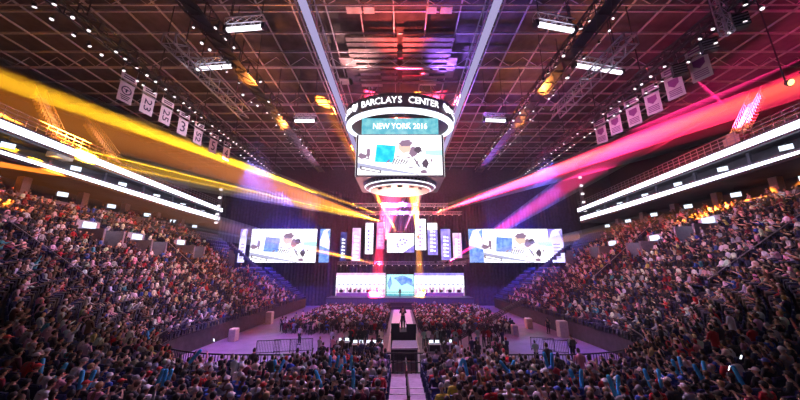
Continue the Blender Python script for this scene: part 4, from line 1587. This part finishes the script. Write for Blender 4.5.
def big_mesh(name, Vs, Ls, Lt, material, label, Cs=None):
    V = np.concatenate(Vs); L = np.concatenate(Ls); T = np.concatenate(Lt)
    me = bpy.data.meshes.new(name)
    me.vertices.add(len(V)); me.vertices.foreach_set('co', V.ravel())
    me.loops.add(len(L)); me.loops.foreach_set('vertex_index', L.astype(np.int32))
    me.polygons.add(len(T))
    me.polygons.foreach_set('loop_start', np.concatenate([[0], np.cumsum(T)[:-1]]).astype(np.int32))
    me.update(calc_edges=True)
    me.validate()
    if Cs is not None:
        C = np.concatenate(Cs)
        at_ = me.attributes.new('tint', 'FLOAT_COLOR', 'POINT')
        at_.data.foreach_set('color', np.concatenate([C, np.ones((len(C), 1))], 1).ravel().astype(np.float32))
    me.materials.append(material)
    o = bpy.data.objects.new(name, me)
    COL.objects.link(o)
    tag(o, label, name, None, 'stuff')
    return o


def project(p):
    v = Vector(p) - Vector((0, 0, CAMZ))
    fw = v.y * math.cos(PITCH) + v.z * math.sin(PITCH)
    if fw < .5: return None
    up = -v.y * math.sin(PITCH) + v.z * math.cos(PITCH)
    return 400 + F * v.x / fw, 200 - F * up / fw, fw


# ---------------- seat positions of the bowl
PITCHX = .52
spots = []       # (fw, px, py, pos, rz, row, idx, sgn, t)
for sgn in (-1, 1):
    for r in range(NROW + 1):
        d = r * TREAD + .32
        # arc length measured on the row itself
        t = (AISLE0[1] if sgn > 0 else -AISLE0[0]) + .32
        idx = 0
        while t < TEND - .3:
            p, n = bowl(sgn * t, d)
            pz = bowl(sgn * t, r * TREAD)[0].z
            step = PITCHX
            if TCORN0 < t < TCORN1: step = PITCHX * RC / (RC + d)
            if r < 2 and 6.2 < t < 13.0:
                t += step
                continue
            if any(abs(t - a) < .62 * (step / PITCHX if TCORN0 < t < TCORN1 else 1) for a in AISLES):
                t += step
                continue
            idx += 1
            pr = project((p.x, p.y, pz + 1.1))
            if pr and p.y < y_end(r * TREAD) - .4 and p.y > 6.5 and -14 < pr[0] < 814 and pr[1] < 412 and not (abs(p.x) < 12 and p.y < 7.2):
                if not (r * TREAD > 15.3 and p.y > 22 and False):
                    spots.append((pr[2], pr[0], pr[1], Vector((p.x, p.y, pz)), n, r, idx, sgn, t))
            t += step
portals = [o for o in sc.objects if o.name.startswith('vomitory_portal')]
PP = [Vector(o.location) for o in portals]
spots = [s for s in spots if all((s[3] - q).length > 1.9 for q in PP)]


def occupied(s):
    fw, px, py, p, n, r, idx, sgn, t = s
    if p.y < 24: return random.random() < .96
    lim = 54 - r * .55
    pr = .95 if p.y < lim - 3 else max(0., .95 - (p.y - lim + 3) / 4.5)
    return random.random() < pr


spots.sort(key=lambda s: s[0])
people_near, low_list, seat_near, seat_far = [], [], [], []
N_NEAR = 262
row_max = 14


def stage_dir(p, n):
    # sit square to the row, turned part of the way to the stage
    a = math.atan2(-n.y, -n.x) - PI / 2
    to = math.atan2(58 - p.y, 0 - p.x) - PI / 2
    da = (to - a + PI) % (2 * PI) - PI
    return a + da * .45


rows_visible = sorted({s[5] for s in spots if abs(s[3].x) < 8 and s[3].y < 21}, reverse=True)
row_no = {r: i + 1 for i, r in enumerate(rows_visible)}
npick = 0
for s in spots:
    fw, px, py, p, n, r, idx, sgn, t = s
    if not occupied(s):
        seat_far.append(s) if npick else None
        continue
    inside = -6 < px < 806 and py < 404
    if inside and npick < N_NEAR and t < 13.5:
        people_near.append(s)
        seat_near.append(s)
        npick += 1
    else:
        low_list.append(s)
        seat_far.append(s)

SPECIAL = {}   # chosen seats by picture place: nearest spot gets a fixed look


def near_spot(px, py):
    return min(range(len(people_near)), key=lambda i: math.hypot(people_near[i][1] - px, people_near[i][2] - py))


def byname(lst, n): return next(x for x in lst if x[0] == n)


for (px, py, sh, hr, po) in ((94, 378, 'white', 'dark brown hair', 2), (8, 352, 'black', 'red cap', 0), (47, 350, 'black', 'white cap', 0), (233, 388, 'pale grey', 'white cap', 0),
                             (396 - 25, 385, 'charcoal', 'grey beanie', 0), (379, 390, 'white', 'white cap', 0), (381, 378, 'red', 'black hair', 1), (430, 378, 'red', 'black hair', 3), (437, 390, 'yellow', 'grey beanie', 1),
                             (455, 386, 'yellow', 'black hair', 1), (617, 385, 'red', 'white cap', 1), (508, 398, 'white', 'white cap', 0), (697, 398, 'pale grey', 'white cap', 1), (164, 368, 'maroon', 'red cap', 0),
                             (492, 368, 'red', 'red cap', 0), (524, 386, 'pale grey', 'black hair', 1), (671, 388, 'navy', 'white cap', 2), (725, 372, 'black', 'grey beanie', 1)):
    i = near_spot(px, py)
    while i in SPECIAL: i = (i + 1) % len(people_near)
    SPECIAL[i] = (byname(SHIRTS, sh), byname(HAIRS, hr), po)

sticks = [(37, 384, -17, 'b'), (57, 386, 16, 'b'), (79, 389, -14, 'b'), (88, 391, 5, 'b'), (163, 387, -3, 'b'), (167, 390, 3, 'b'), (149, 337, 40, 'b'), (147, 343, -30, 'b'), (158, 388, 8, 'b'), (318, 385, -30, 'b'), (338, 385, 25, 'b'),
          (353, 389, -4, 'b'), (345, 366, -12, 'b'), (337, 365, 10, 'b'), (351, 365, 3, 'b'), (330, 366, -5, 'b'), (546, 360, -6, 'b'), (552, 361, 10, 'b'), (505, 368, -35, 'b'), (512, 371, 30, 'b'), (650, 391, -6, 'b'), (662, 389, 8, 'b'),
          (678, 381, -2, 'b'), (684, 380, 6, 'b'), (700, 379, -14, 'b'), (707, 380, 12, 'b'), (613, 393, -8, 'b'), (620, 395, 14, 'b'), (460, 366, 30, 'b'), (466, 372, -8, 'b'), (203, 333, 15, 'w'), (199, 336, -30, 'w'), (181, 341, 42, 'w'), (161, 334, -25, 'w'),
          (280, 375, 20, 'b'), (275, 377, -20, 'b'), (196, 352, 35, 'b'), (575, 392, -10, 'b'), (583, 391, 12, 'b'), (742, 392, -8, 'b')]
stick_holders = {}
for k, (px, py, ang, c) in enumerate(sticks):
    i = near_spot(px, py - 4)
    stick_holders.setdefault(i, []).append(k)

for i, s in enumerate(people_near):
    fw, px, py, p, n, r, idx, sgn, t = s
    sh, hr, po = pick(SHIRTS), pick(HAIRS), random.choices(range(9), PW_)[0]
    if i in SPECIAL: sh, hr, po = SPECIAL[i]
    elif i in stick_holders: po = 8
    rz = stage_dir(p, n) + random.uniform(-.2, .2)
    sc_ = random.uniform(.93, 1.07)
    lab = 'person, %s top, %s, %s seat from aisle, %s-beam side, %s row up' % (sh[0], hr[0], ordinal(idx), side(sgn), ordinal(row_no.get(r, 1)))
    fwd = Vector((-math.sin(rz), math.cos(rz), 0))
    make_person(PM[po], p + Vector((0, 0, 0)), rz, sh, hr, random.choice(SKINS), lab, 'seated audience close to the camera',
                random.choice([(.02, .025, .06), (.015, .015, .018), (.12, .10, .07), (.05, .06, .10)]), sc_)
print('near people', len(people_near), 'far', len(low_list))

# seats under them (and nearest empties) as single objects
seats = [s for s in seat_near]
for i, s in enumerate(seats):
    o = seat_a if i == 0 else copy_tree(seat_a)
    fw, px, py, p, n, r, idx, sgn, t = s
    o.location = p + Vector((n.x * .04, n.y * .04, 0))
    o.rotation_euler = (0, 0, math.atan2(-n.y, -n.x) - PI / 2)
    tag(o, 'navy plastic arena seat, %s from aisle, %s-beam side, %s row up' % (ordinal(idx), side(sgn), ordinal(row_no.get(r, 1))), 'seat', 'arena seats close to the camera')


def seat_mass(lst, name, label):
    Vs, Ls, Lt = [], [], []
    base = 0
    for s in lst:
        p, n = s[3], s[4]
        rz = math.atan2(-n.y, -n.x) - PI / 2
        c, sn = math.cos(rz), math.sin(rz)
        v = SEAT_V
        Vs.append(np.stack([v[:, 0] * c - v[:, 1] * sn + p.x + n.x * .04, v[:, 0] * sn + v[:, 1] * c + p.y + n.y * .04, v[:, 2] + p.z], 1))
        Ls.append((SEAT_F + base).ravel())
        Lt.append(np.full(len(SEAT_F), 4))
        base += len(v)
    return big_mesh(name, Vs, Ls, Lt, M['seat'], label)


seat_mass(seat_far, 'seats', 'rows of navy arena seats filling the stands')


FAR = [((.012, .012, .016), 34), ((.05, .05, .06), 14), ((.02, .03, .10), 9), ((.82, .80, .84), 20), ((.42, .42, .46), 12), ((.55, .02, .03), 5), ((.03, .10, .50), 3), ((.20, .02, .05), 7),
       ((.75, .40, .52), 7), ((.16, .08, .05), 5), ((.6, .5, .2), 1), ((.05, .35, .42), 1)]


def rand_look():
    sh = pick(FAR)[0]
    h = pick(HAIRS)
    return sh, h[1], random.choice(SKINS), random.choice([(.02, .025, .06), (.015, .015, .018), (.12, .10, .07), (.05, .06, .10)])


def jit(c, a=.25): return tuple(min(.9, max(.004, x * random.uniform(1 - a, 1 + a))) for x in c)


PL = []
for s in low_list:
    fw, px, py, p, n, r, idx, sgn, t = s
    sh, h, sk, tr = rand_look()
    PL.append((p.x, p.y, p.z, stage_dir(p, n) + random.uniform(-.35, .35), random.uniform(.92, 1.08), int(rng.choice(6, p=LOWW)), jit(sh), jit(h), jit(sk), tr))
# people on the concourse behind the top rows
for sgn in (-1, 1):
    for i in range(26):
        y = random.uniform(10, 48)
        x = sgn * random.uniform(34.5, 35.4)
        sh, h, sk, tr = rand_look()
        PL.append((x, y, 12.8, random.uniform(-1, 1) - sgn * PI / -2, 1, 5, jit(sh), jit(h), jit(sk), tr))

# ---------------- floor seating: two blocks of dark folding chairs
fold = MB()
fold.box(-.21, .21, -.02, .36, .43, .46)
fold.box(-.21, .21, -.06, -.03, .58, .84)
for g in (-1, 1):
    fold.bar((g * .2, -.05, .86), (g * .2, .34, 0), .03)
    fold.bar((g * .2, .30, .45), (g * .2, -.16, 0), .03)
FV, FF = np.array(fold.v), np.array(fold.f)
fl_chairs = []
for sgn in (-1, 1):
    for iy in range(23):
        y = 35.2 + iy * .9
        for ix in range(22):
            x = sgn * (2.1 + ix * .54) + .3
            if 10 < ix < 12: continue
            if random.random() < .05 or abs(x) > 13.2 + .02 * iy: continue
            if iy < 1 and random.random() < .5: continue
            yy = y + .0035 * (abs(x) ** 2) * .5
            fl_chairs.append((x, yy, sgn, ix, iy))
fl_chairs = [c for c in fl_chairs if c[1] < 55.5]
Vs, Ls, Lt = [], [], []
for k, (x, y, sgn, ix, iy) in enumerate(fl_chairs):
    Vs.append(FV + np.array([x, y, 0]))
    Ls.append((FF + k * len(FV)).ravel())
    Lt.append(np.full(len(FF), 4))
    if random.random() < .94:
        sh, h, sk, tr = rand_look()
        vi = int(rng.choice(6, p=LOWW))
        PL.append((x, y, 0, random.uniform(-.3, .3), random.uniform(.94, 1.06), vi, jit(sh), jit(h), jit(sk), tr))
big_mesh('folding_chairs', Vs, Ls, Lt, M['black'], 'rows of black folding chairs on the arena floor')
# people milling near the desks
for i in range(105):
    x = random.choice([random.uniform(-6.8, -1.3), random.uniform(1.9, 10.5)])
    y = random.choice([random.uniform(18.6, 26.6), random.uniform(19, 26.6), random.uniform(28.6, 30)])
    sh, h, sk, tr = rand_look()
    PL.append((x, y, .0, random.uniform(-.6, .6), 1, 5 if y > 27 else 5, jit(sh), jit(h), jit(sk), tr))
crowd_object('crowd', PL, 'packed audience filling the far stands and the arena floor')

# ---------------- staff and players
def staff(px, py, Y, feet, pose, rz, sh, hr, label, trousers=(.02, .02, .03)):
    p = at(px, py, Y)
    p.z = feet
    return make_person(STAND[pose], p, rz, (sh, next(x[1] for x in SHIRTS if x[0] == sh)), byname(HAIRS, hr), random.choice(SKINS), label, None, trousers)


cp = (.25, 26.6)
make_person(STAND['hold'], Vector((cp[0], cp[1], 2.1)), 0, byname(SHIRTS, 'black'), byname(HAIRS, 'black hair'), SKINS[0], 'camera operator in black standing on the platform over the centre aisle', None, scale=1.08)
us = at(572, 345, 22.2)
u = make_person(STAND['hips'], Vector((us.x, us.y, bowl(13, 0)[0].z - .75)), R(15), ('white', (.8, .78, .8)), byname(HAIRS, 'black hair'), SKINS[1], 'usher in white shirt and grey vest with hands on hips by the corner railing', None)
q = MB().box(-.19, .19, -.16, .16, 1.0, 1.42)
vest = q.build('vest', mat('grey_vest', (.12, .14, .13), .8), u, bevel=.04)
for i, (px, Y, pose, rz, sh, lab) in enumerate(((281, 36.3, 'rest', .3, 'charcoal', 'attendant in charcoal standing at the near corner of the floor chairs'),
                                              (284.5, 36.0, 'hips', -.4, 'white', 'attendant in white standing beside one in charcoal by the floor chairs'),
                                              (300, 30.5, 'rest', 2.6, 'white', 'person in white walking behind the low railing on the open violet floor'),
                                              (310, 34.5, 'lean', .2, 'black', 'person in black bending by the near row of floor chairs, yellow-beam side'),
                                              (549, 35.5, 'rest', 0, 'black', 'guard in black standing at the outer floor aisle, pink-beam side'),
                                              (371, 35.0, 'rest', .8, 'pink', 'person in pink top standing beside the floor chairs next to the white walkway'),
                                              (433, 34.6, 'rest', -.4, 'red', 'person in red top standing beside the floor chairs next to the camera crane'))):
    staff(px, 335, Y, 0, pose, rz, sh, random.choice(['black hair', 'dark brown hair', 'black cap']), lab)
# players and hosts on stage
for i, (px, Y, pose, rz, sh, lab) in enumerate(((350.5, 61, 'rest', PI, 'maroon', 'host in maroon on stage, first figure from the yellow-beam end'), (355, 61.2, 'rest', 2.8, 'maroon', 'second host in maroon on stage, close beside the first'),
                                              (379.5, 61, 'hips', 3.3, 'red', 'person in red standing tall on stage next to the cyan screen'), (400, 58.8, 'rest', PI, 'black', 'presenter in black standing before the cyan centre screen'),
                                              (424, 61, 'lean', PI, 'charcoal', 'person in charcoal bending at the pink-beam desk on stage'))):
    staff(px, 290, Y, ZST, pose, rz, sh, 'black hair', lab)
for sg in (-1, 1):
    desk = empty('player_desk', (sg * 8.2 + (.0), 60.2, ZST))
    tag(desk, 'long white player desk with monitors on the %s-beam half of the stage' % side(sg), 'desk', 'player desks on stage')
    MB().box(-4.4, 4.4, -.4, .4, .72, .78).build('desk_top', M['white'], desk)
    MB().box(-4.3, 4.3, -.36, -.30, .1, .72).build('front_panel', mat('desk_front', (.30, .2, .45), .5), desk)
    q = MB()
    for x in (-4.2, -1.4, 1.4, 4.2): q.box(x - .04, x + .04, -.28, .36, 0, .72)
    q.build('leg', M['dark'], desk)
    for i in range(5):
        x = -3.6 + 1.8 * i
        mo = empty('monitor', (sg * 8.2 + x, 60.25, ZST + .78))
        tag(mo, 'black monitor on the %s-beam player desk, %s along' % (side(sg), ordinal(i + 1)), 'monitor', 'monitors on the player desks')
        MB().box(-.29, .29, -.03, .03, .12, .48).build('display', M['black'], mo)
        MB().box(-.12, .12, -.1, .1, 0, .02).box(-.03, .03, -.02, .02, .0, .14).build('stand', M['dark'], mo)
        make_person(PM[8], Vector((sg * 8.2 + x, 61.0, ZST)), PI, byname(SHIRTS, 'maroon' if sg < 0 else 'navy'), byname(HAIRS, 'black hair'), SKINS[0], 'player seated behind a monitor, %s along the %s-beam stage desk' % (ordinal(i + 1), side(sg)), 'players at the stage desks')
        ch_ = empty('gaming_chair', (sg * 8.2 + x, 61.05, ZST), PI)
        tag(ch_, 'black high-backed chair behind the %s-beam desk, %s along' % (side(sg), ordinal(i + 1)), 'chair', 'player chairs on stage')
        MB().box(-.26, .26, -.25, .25, .38, .46).build('seat', M['black'], ch_)
        MB().box(-.24, .24, -.32, -.24, .46, 1.28).build('backrest', M['black'], ch_)
        q = MB().bar((0, 0, .06), (0, 0, .38), .06)
        for a in range(5): q.bar((0, 0, .07), (math.cos(a * 1.257) * .3, math.sin(a * 1.257) * .3, .05), .05)
        q.build('base', M['dark'], ch_)

# ---------------- thundersticks
for k, (px, py, ang, c) in enumerate(sticks):
    i = near_spot(px, py - 4)
    s = people_near[i]
    Y = s[3].y + .42
    if abs(s[1] - px) > 40: Y = None
    tgt = None
    if Y is None or s[2] - py > 25 or py < 350:
        # the place lies beyond the close rows: take the nearest seat of all
        s = min(low_list, key=lambda z: math.hypot(z[1] - px, z[2] - py + 4))
        Y = s[3].y + .4 if s[3].y < 60 else 40
    c0 = at(px, py, Y)
    c0.z = min(max(c0.z, s[3].z + 1.18), s[3].z + 1.6)
    h = .62
    rt = empty('thunderstick', c0)
    rt.rotation_euler = (R(-12), R(ang), 0)
    nb = 8
    prof = [(-.31, .012), (-.30, .045), (-.26, .062), (-.1, .066), (.1, .066), (.25, .062), (.30, .045), (.31, .012)]
    body = MB().tube([(0, 0, z) for z, _ in prof], [r_ for _, r_ in prof], 10).build('inflated_tube', M['stick'] if c == 'b' else M['stickw'], rt, smooth=True)
    MB().tube([(0, 0, -.36), (0, 0, -.31)], [.016, .02], 8).build('valve_neck', M['white'], rt)
    tilt = 'upright' if abs(ang) < 9 else ('slightly tilted' if abs(ang) < 19 else 'steeply tilted')
    tag(rt, '%s inflatable thunderstick, %s, %s seat from aisle, row %s back, %s-beam side' % ('blue' if c == 'b' else 'white', tilt, ordinal(s[6]), ONES[min(19, s[5] + 1)], side(px - 400)), 'thunderstick', 'inflated sticks waved by the audience')

# ---------------- aisle steps, rails, platform
q, q2 = MB(), MB()
ny = int((IY0 - 6.5) / TREAD)
for r in range(0, 13):
    z = bowl(0, r * TREAD)[0].z
    ya, yb = IY0 - (r + 1) * TREAD, IY0 - r * TREAD
    q.box(AISLE0[0], AISLE0[1], ya, yb, z - .25, z + .03)
    if r > 2: q2.box(AISLE0[0], AISLE0[1], yb - .08, yb + .01, z + .0, z + .045)
o = q.build('aisle_stairs', M['carpet'])
tag(o, 'pale violet central aisle steps running down to the floor', 'stairs')
q2.build('step_nosing', M['nosing'], o)
rails = [(3.4, .6), (6.6, 4.2), (9.6, 7.2)]
for i, (a_, b_) in enumerate(rails):
    ya, yb = IY0 - a_, IY0 - b_
    za, zb_ = bowl(0, a_)[0].z, bowl(0, b_)[0].z
    rt = empty('handrail', (.3, 0, 0))
    tag(rt, 'dark centre handrail on the aisle steps, %s up from the floor' % ordinal(i + 1), 'handrail', 'aisle centre handrails')
    MB().tube([(0, ya, za + .9), (0, yb, zb_ + .9)], .035, 8).tube([(0, ya, za + .5), (0, yb, zb_ + .5)], .02, 6).build('rail', M['black'], rt)
    q = MB()
    for u in (0, .5, 1): q.bar((0, ya + (yb - ya) * u, za + (zb_ - za) * u), (0, ya + (yb - ya) * u, za + (zb_ - za) * u + .92), .05)
    q.build('post', M['black'], rt)
# side aisle stairs and rails
for sgn in (-1, 1):
    for ai, t in enumerate(AISLES):
        q, q2 = MB(), MB()
        for r in range(NROW):
            p, n = bowl(sgn * t, r * TREAD + TREAD / 2)
            z0 = bowl(sgn * t, r * TREAD)[0].z
            z1 = bowl(sgn * t, (r + 1) * TREAD)[0].z
            T = Matrix.Translation((p.x, p.y, 0)) @ Matrix.Rotation(math.atan2(n.y, n.x), 4, 'Z')
            q.box(-TREAD / 2, TREAD / 2, -.5, .5, z0 - .3, z0 + .02, T=T)
            q.box(0, TREAD / 2, -.5, .5, z0, (z0 + z1) / 2, T=T)
        o = q.build('aisle_stairs', M['concrete'])
        tag(o, 'dark narrow stairway up the %s-beam stand, %s from the corner' % (side(sgn), ordinal(ai + 1)), 'stairs', 'side stairways in the stands')
        if ai in (0, 1):
            a_, _ = bowl(sgn * t, 6 * TREAD)
            b_, _ = bowl(sgn * t, 18 * TREAD)
            rt = empty('handrail', a_)
            tag(rt, 'long pale handrail climbing the %s-beam stand, %s stairway from corner' % (side(sgn), ordinal(ai + 1)), 'handrail', 'stand handrails')
            MB().tube([(0, 0, 1), b_ - a_ + Vector((0, 0, 1))], .035, 6).build('rail', M['steel'], rt)
            q = MB()
            for u in np.linspace(0, 1, 9): q.bar((b_ - a_) * u, (b_ - a_) * u + Vector((0, 0, 1)), .04)
            q.build('post', M['dark'], rt)
# front barrier rails along the near corners
for sgn in (-1, 1):
    rt = empty('barrier_rail', (0, 0, 0))
    tag(rt, 'dark corner railing with upright bars above the floor, %s-beam side' % side(sgn), 'railing', 'corner railings')
    ts_ = np.linspace(5.5, TCORN1 + 3, 60)
    q, q2 = MB(), MB()
    for a_, b_ in zip(ts_[:-1], ts_[1:]):
        pa, pb = bowl(sgn * a_, -.05)[0], bowl(sgn * b_, -.05)[0]
        q.bar(pa + Vector((0, 0, .95)), pb + Vector((0, 0, .95)), .06)
        q.bar(pa + Vector((0, 0, .1)), pb + Vector((0, 0, .1)), .04)
        for u in (0, .5):
            pc = pa.lerp(pb, u)
            q2.bar(pc + Vector((0, 0, 0)), pc + Vector((0, 0, .95)), .025)
    q.build('handrail', M['dark'], rt)
    q2.build('baluster', M['dark'], rt)
# bike-rack barriers on the open floor
for i, (px, Y) in enumerate(((268, 27.2), (285, 27.6), (301, 27.8), (543, 28.2), (556, 27.4))):
    p = at(px, 350, Y)
    rt = empty('crowd_barrier', (p.x, Y, 0), (.15 if px < 400 else -.3))
    tag(rt, 'black steel crowd barrier on the open floor, %s, %s-beam side' % (('closest to the stand', 'middle of the run', 'closest to the desks', 'closest to the crane', 'closest to the usher')[i]), side(px - 400)) if False else tag(rt, 'black steel crowd barrier %s on the open %s-beam floor' % (('beside the corner stand', 'in the middle of the run', 'beside the desks', 'beside the camera crane', 'beside the usher')[i], side(px - 400)), 'barrier', 'crowd barriers')
    q = MB().bar((-.95, 0, .15), (.95, 0, .15), .04).bar((-.95, 0, 1.1), (.95, 0, 1.1), .04).bar((-.95, 0, 0), (-.95, 0, 1.1), .04).bar((.95, 0, 0), (.95, 0, 1.1), .04)
    q.build('frame', M['black'], rt)
    q = MB()
    for x in np.arange(-.85, .9, .13): q.bar((x, 0, .15), (x, 0, 1.1), .02)
    q.build('bars', M['black'], rt)
    MB().bar((-.7, -.3, .03), (-.7, .3, .03), .04).bar((.7, -.3, .03), (.7, .3, .03), .04).build('foot', M['black'], rt)
# walkway down the middle of the floor
o = MB().box(-1.15, 1.75, 27.9, YS0 - 1.7, 0, .05).build('walkway', mat('white_walkway', (.8, .7, .76), .45, noise=.08))
tag(o, 'bright pale walkway down the middle of the arena floor', 'walkway')
# camera platforms
pf = empty('camera_platform', (.28, 26.5, 0))
tag(pf, 'black draped camera riser in the centre aisle under the camera operator', 'platform')
MB().box(-1.05, 1.05, -1, 1, 2.0, 2.1).build('deck', M['black'], pf)
MB().box(-1.02, 1.02, -.98, .98, 0, 2.0).build('drape_skirt', M['black'], pf)
q = MB().box(-1.0, -.3, -1.02, -.9, 2.1, 2.75).box(.25, 1.05, -1.02, -.9, 2.1, 2.7)
q.build('guard_panel', M['black'], pf)
pf = empty('lower_platform', (.35, 23.75, 0))
tag(pf, 'grey lower platform in front of the camera riser with pale edge', 'platform')
MB().box(-.95, .95, -1.2, 1.2, 1.5, 1.6).build('deck', mat('grey_deck', (.22, .20, .26), .6), pf)
MB().box(-.95, .95, -1.26, -1.2, 1.5, 1.62).build('edge_strip', M['nosing'], pf)
q = MB()
for x in (-.85, .85):
    for y in (-1.1, 0, 1.1): q.box(x - .05, x + .05, y - .05, y + .05, 0, 1.5)
q.build('leg', M['dark'], pf)
pf = empty('front_gate', (.3, IY0 + .1, H0))
tag(pf, 'black railed gate across the foot of the central aisle', 'gate')
q = MB()
for z in (.05, .55, 1.0): q.bar((-1.2, 0, z), (1.3, 0, z), .05)
q.build('rail', M['black'], pf)
q = MB()
for x in np.arange(-1.2, 1.31, .25): q.bar((x, 0, 0), (x, 0, 1.0), .035)
q.build('baluster', M['black'], pf)
# tv camera
cmr = empty('television_camera', (.25, 27.1, 2.1))
tag(cmr, 'black broadcast camera on a tripod in front of the camera operator', 'camera')
MB().box(-.12, .12, -.1, .55, 1.3, 1.55).build('camera_body', M['black'], cmr)
MB().tube([(0, .55, 1.42), (0, .85, 1.42)], [.09, .12], 10).build('lens', M['dark'], cmr)
for a in range(3): MB().bar((0, .2, 1.25), (math.cos(a * 2.09 + .5) * .45, .2 + math.sin(a * 2.09 + .5) * .38, .0), .04).build('leg', M['dark'], cmr)
# desks with white tops in front of the floor blocks
for i, (x0, x1, Y, py) in enumerate(((337, 350, 28.4, 343), (352, 364, 27.6, 344), (365, 384, 27.6, 344), (428, 441, 27.6, 344), (443, 453, 27.8, 344))):
    a_, b_ = at(x0, py, Y), at(x1, py, Y)
    w_ = (b_.x - a_.x) * .95
    rt = empty('production_desk', ((a_.x + b_.x) / 2, Y, 0))
    tag(rt, 'white-topped production desk, %s from the yellow-beam side' % ordinal(i + 1), 'desk', 'white production desks on the floor')
    MB().box(-w_ / 2, w_ / 2, -.38, .38, .72, .76).build('desk_top', M['white'], rt)
    MB().box(-w_ / 2 + .02, w_ / 2 - .02, .30, .34, .05, .72).build('modesty_panel', M['black'], rt)
    for sx_ in (-1, 1):
        for sy_ in (-1, 1): MB().box(sx_ * (w_ / 2 - .06) - .02, sx_ * (w_ / 2 - .06) + .02, sy_ * .33 - .02, sy_ * .33 + .02, 0, .72).build('leg', M['steel'], rt)
    for j in range(2 if w_ < 1.4 else 3):
        x = -w_ / 2 + w_ * (j + .5) / (2 if w_ < 1.4 else 3)
        lp = empty('laptop', (rt.location.x + x, Y, .76), random.uniform(-.2, .2))
        tag(lp, 'open laptop with lit screen, %s on the %s white desk from the yellow-beam side' % (ordinal(j + 1), ordinal(i + 1)), 'laptop', 'laptops on the production desks')
        MB().box(-.17, .17, -.12, .12, 0, .02).build('keyboard_base', M['dark'], lp)
        MB().box(-.17, .17, .12, .14, .02, .25).build('screen_lid', M['tv'], lp)
# camera crane
cr = at(487, 343, 30)
rt = empty('camera_crane', (cr.x, 30, 0))
tag(rt, 'black lattice camera crane resting low on the floor beside the chairs, pink-beam side', 'camera crane')
q = MB()
e1, e2 = at(452, 341, 29) - rt.location, at(524, 300, 37) - rt.location
truss(q, e1, e2, .35, .5, .03)
q.build('arm', M['dark'], rt)
mid = e1.lerp(e2, .45)
q = MB()
for a in range(4): q.bar(mid, (mid.x + math.cos(a * PI / 2 + .6) * 1.1, mid.y + math.sin(a * PI / 2 + .6) * 1.1, .1), .07)
for a in range(4): q.bar((mid.x + math.cos(a * PI / 2 + .6) * 1.1, mid.y + math.sin(a * PI / 2 + .6) * 1.1, .12), (mid.x + math.cos(a * PI / 2 + 2.17) * 1.1, mid.y + math.sin(a * PI / 2 + 2.17) * 1.1, .12), .06)
q.build('tripod_base', M['dark'], rt)
MB().box(e1.x - .25, e1.x + .25, e1.y - .25, e1.y + .25, e1.z - .3, e1.z + .2).build('counterweight', M['black'], rt)
MB().box(e2.x - .2, e2.x + .2, e2.y - .2, e2.y + .3, e2.z - .45, e2.z - .1).build('camera_head', M['black'], rt)
# cream padded posts at the floor corners
for i, (px, py, Y, h_, w_) in enumerate(((233, 341, 0, 1.15, .7), (269, 324, 0, 1.5, .8), (571, 337, 0, 1.6, .95), (529, 328, 0, 1.1, .7), (515, 335, 0, 1.0, .6))):
    p = atz(px, py, 0)
    p.x = max(-17.6, min(17.6, p.x))
    Y, z0 = p.y, 0
    rt = empty('padded_post', (p.x, Y, 0))
    tag(rt, 'cream padded block at the edge of the floor, %s' % ('close to the yellow-beam corner', 'beside the yellow-beam floor chairs', 'behind the usher, tallest of all', 'along the far pink-beam boards', 'beside the camera crane')[i], 'padded post', 'cream padded posts')
    MB().box(-w_ / 2, w_ / 2, -.4, .4, .0, z0 + h_).build('padding', M['cream'], rt, bevel=.05)
    MB().box(-w_ / 2 + .05, w_ / 2 - .05, -.35, .35, z0 + h_, z0 + h_ + .06).build('top_cap', M['white'], rt)
# phones held up
for i, (px, py, Y) in enumerate(((729, 368, 10.5), (741, 357, 12.5), (728, 371, 10.3), (470, 356, 16), (214, 340, 20))):
    p = at(px, py, Y)
    rt = empty('phone', p)
    rt.rotation_euler = (R(20), 0, random.uniform(-.4, .4))
    if i == 2: bpy.data.objects.remove(rt); continue
    tag(rt, 'small phone with bright screen held up in the crowd, ' + ('brightest of them', 'above the brightest one', '', 'past the central aisle top', 'in the yellow-beam corner')[i], 'phone', 'lit phones')
    MB().box(-.04, .04, 0, .01, -.08, .08).build('phone_case', M['black'], rt)
    MB().add([(-.036, -.002, -.075), (.036, -.002, -.075), (.036, -.002, .075), (-.036, -.002, .075)], [(0, 1, 2, 3)]).build('phone_screen', M['phone'], rt)
# sampling of small lit surfaces stays with the paths that meet them
for m in bpy.data.materials:
    if m.name not in ('ribbon_led',): m.cycles.emission_sampling = 'NONE'
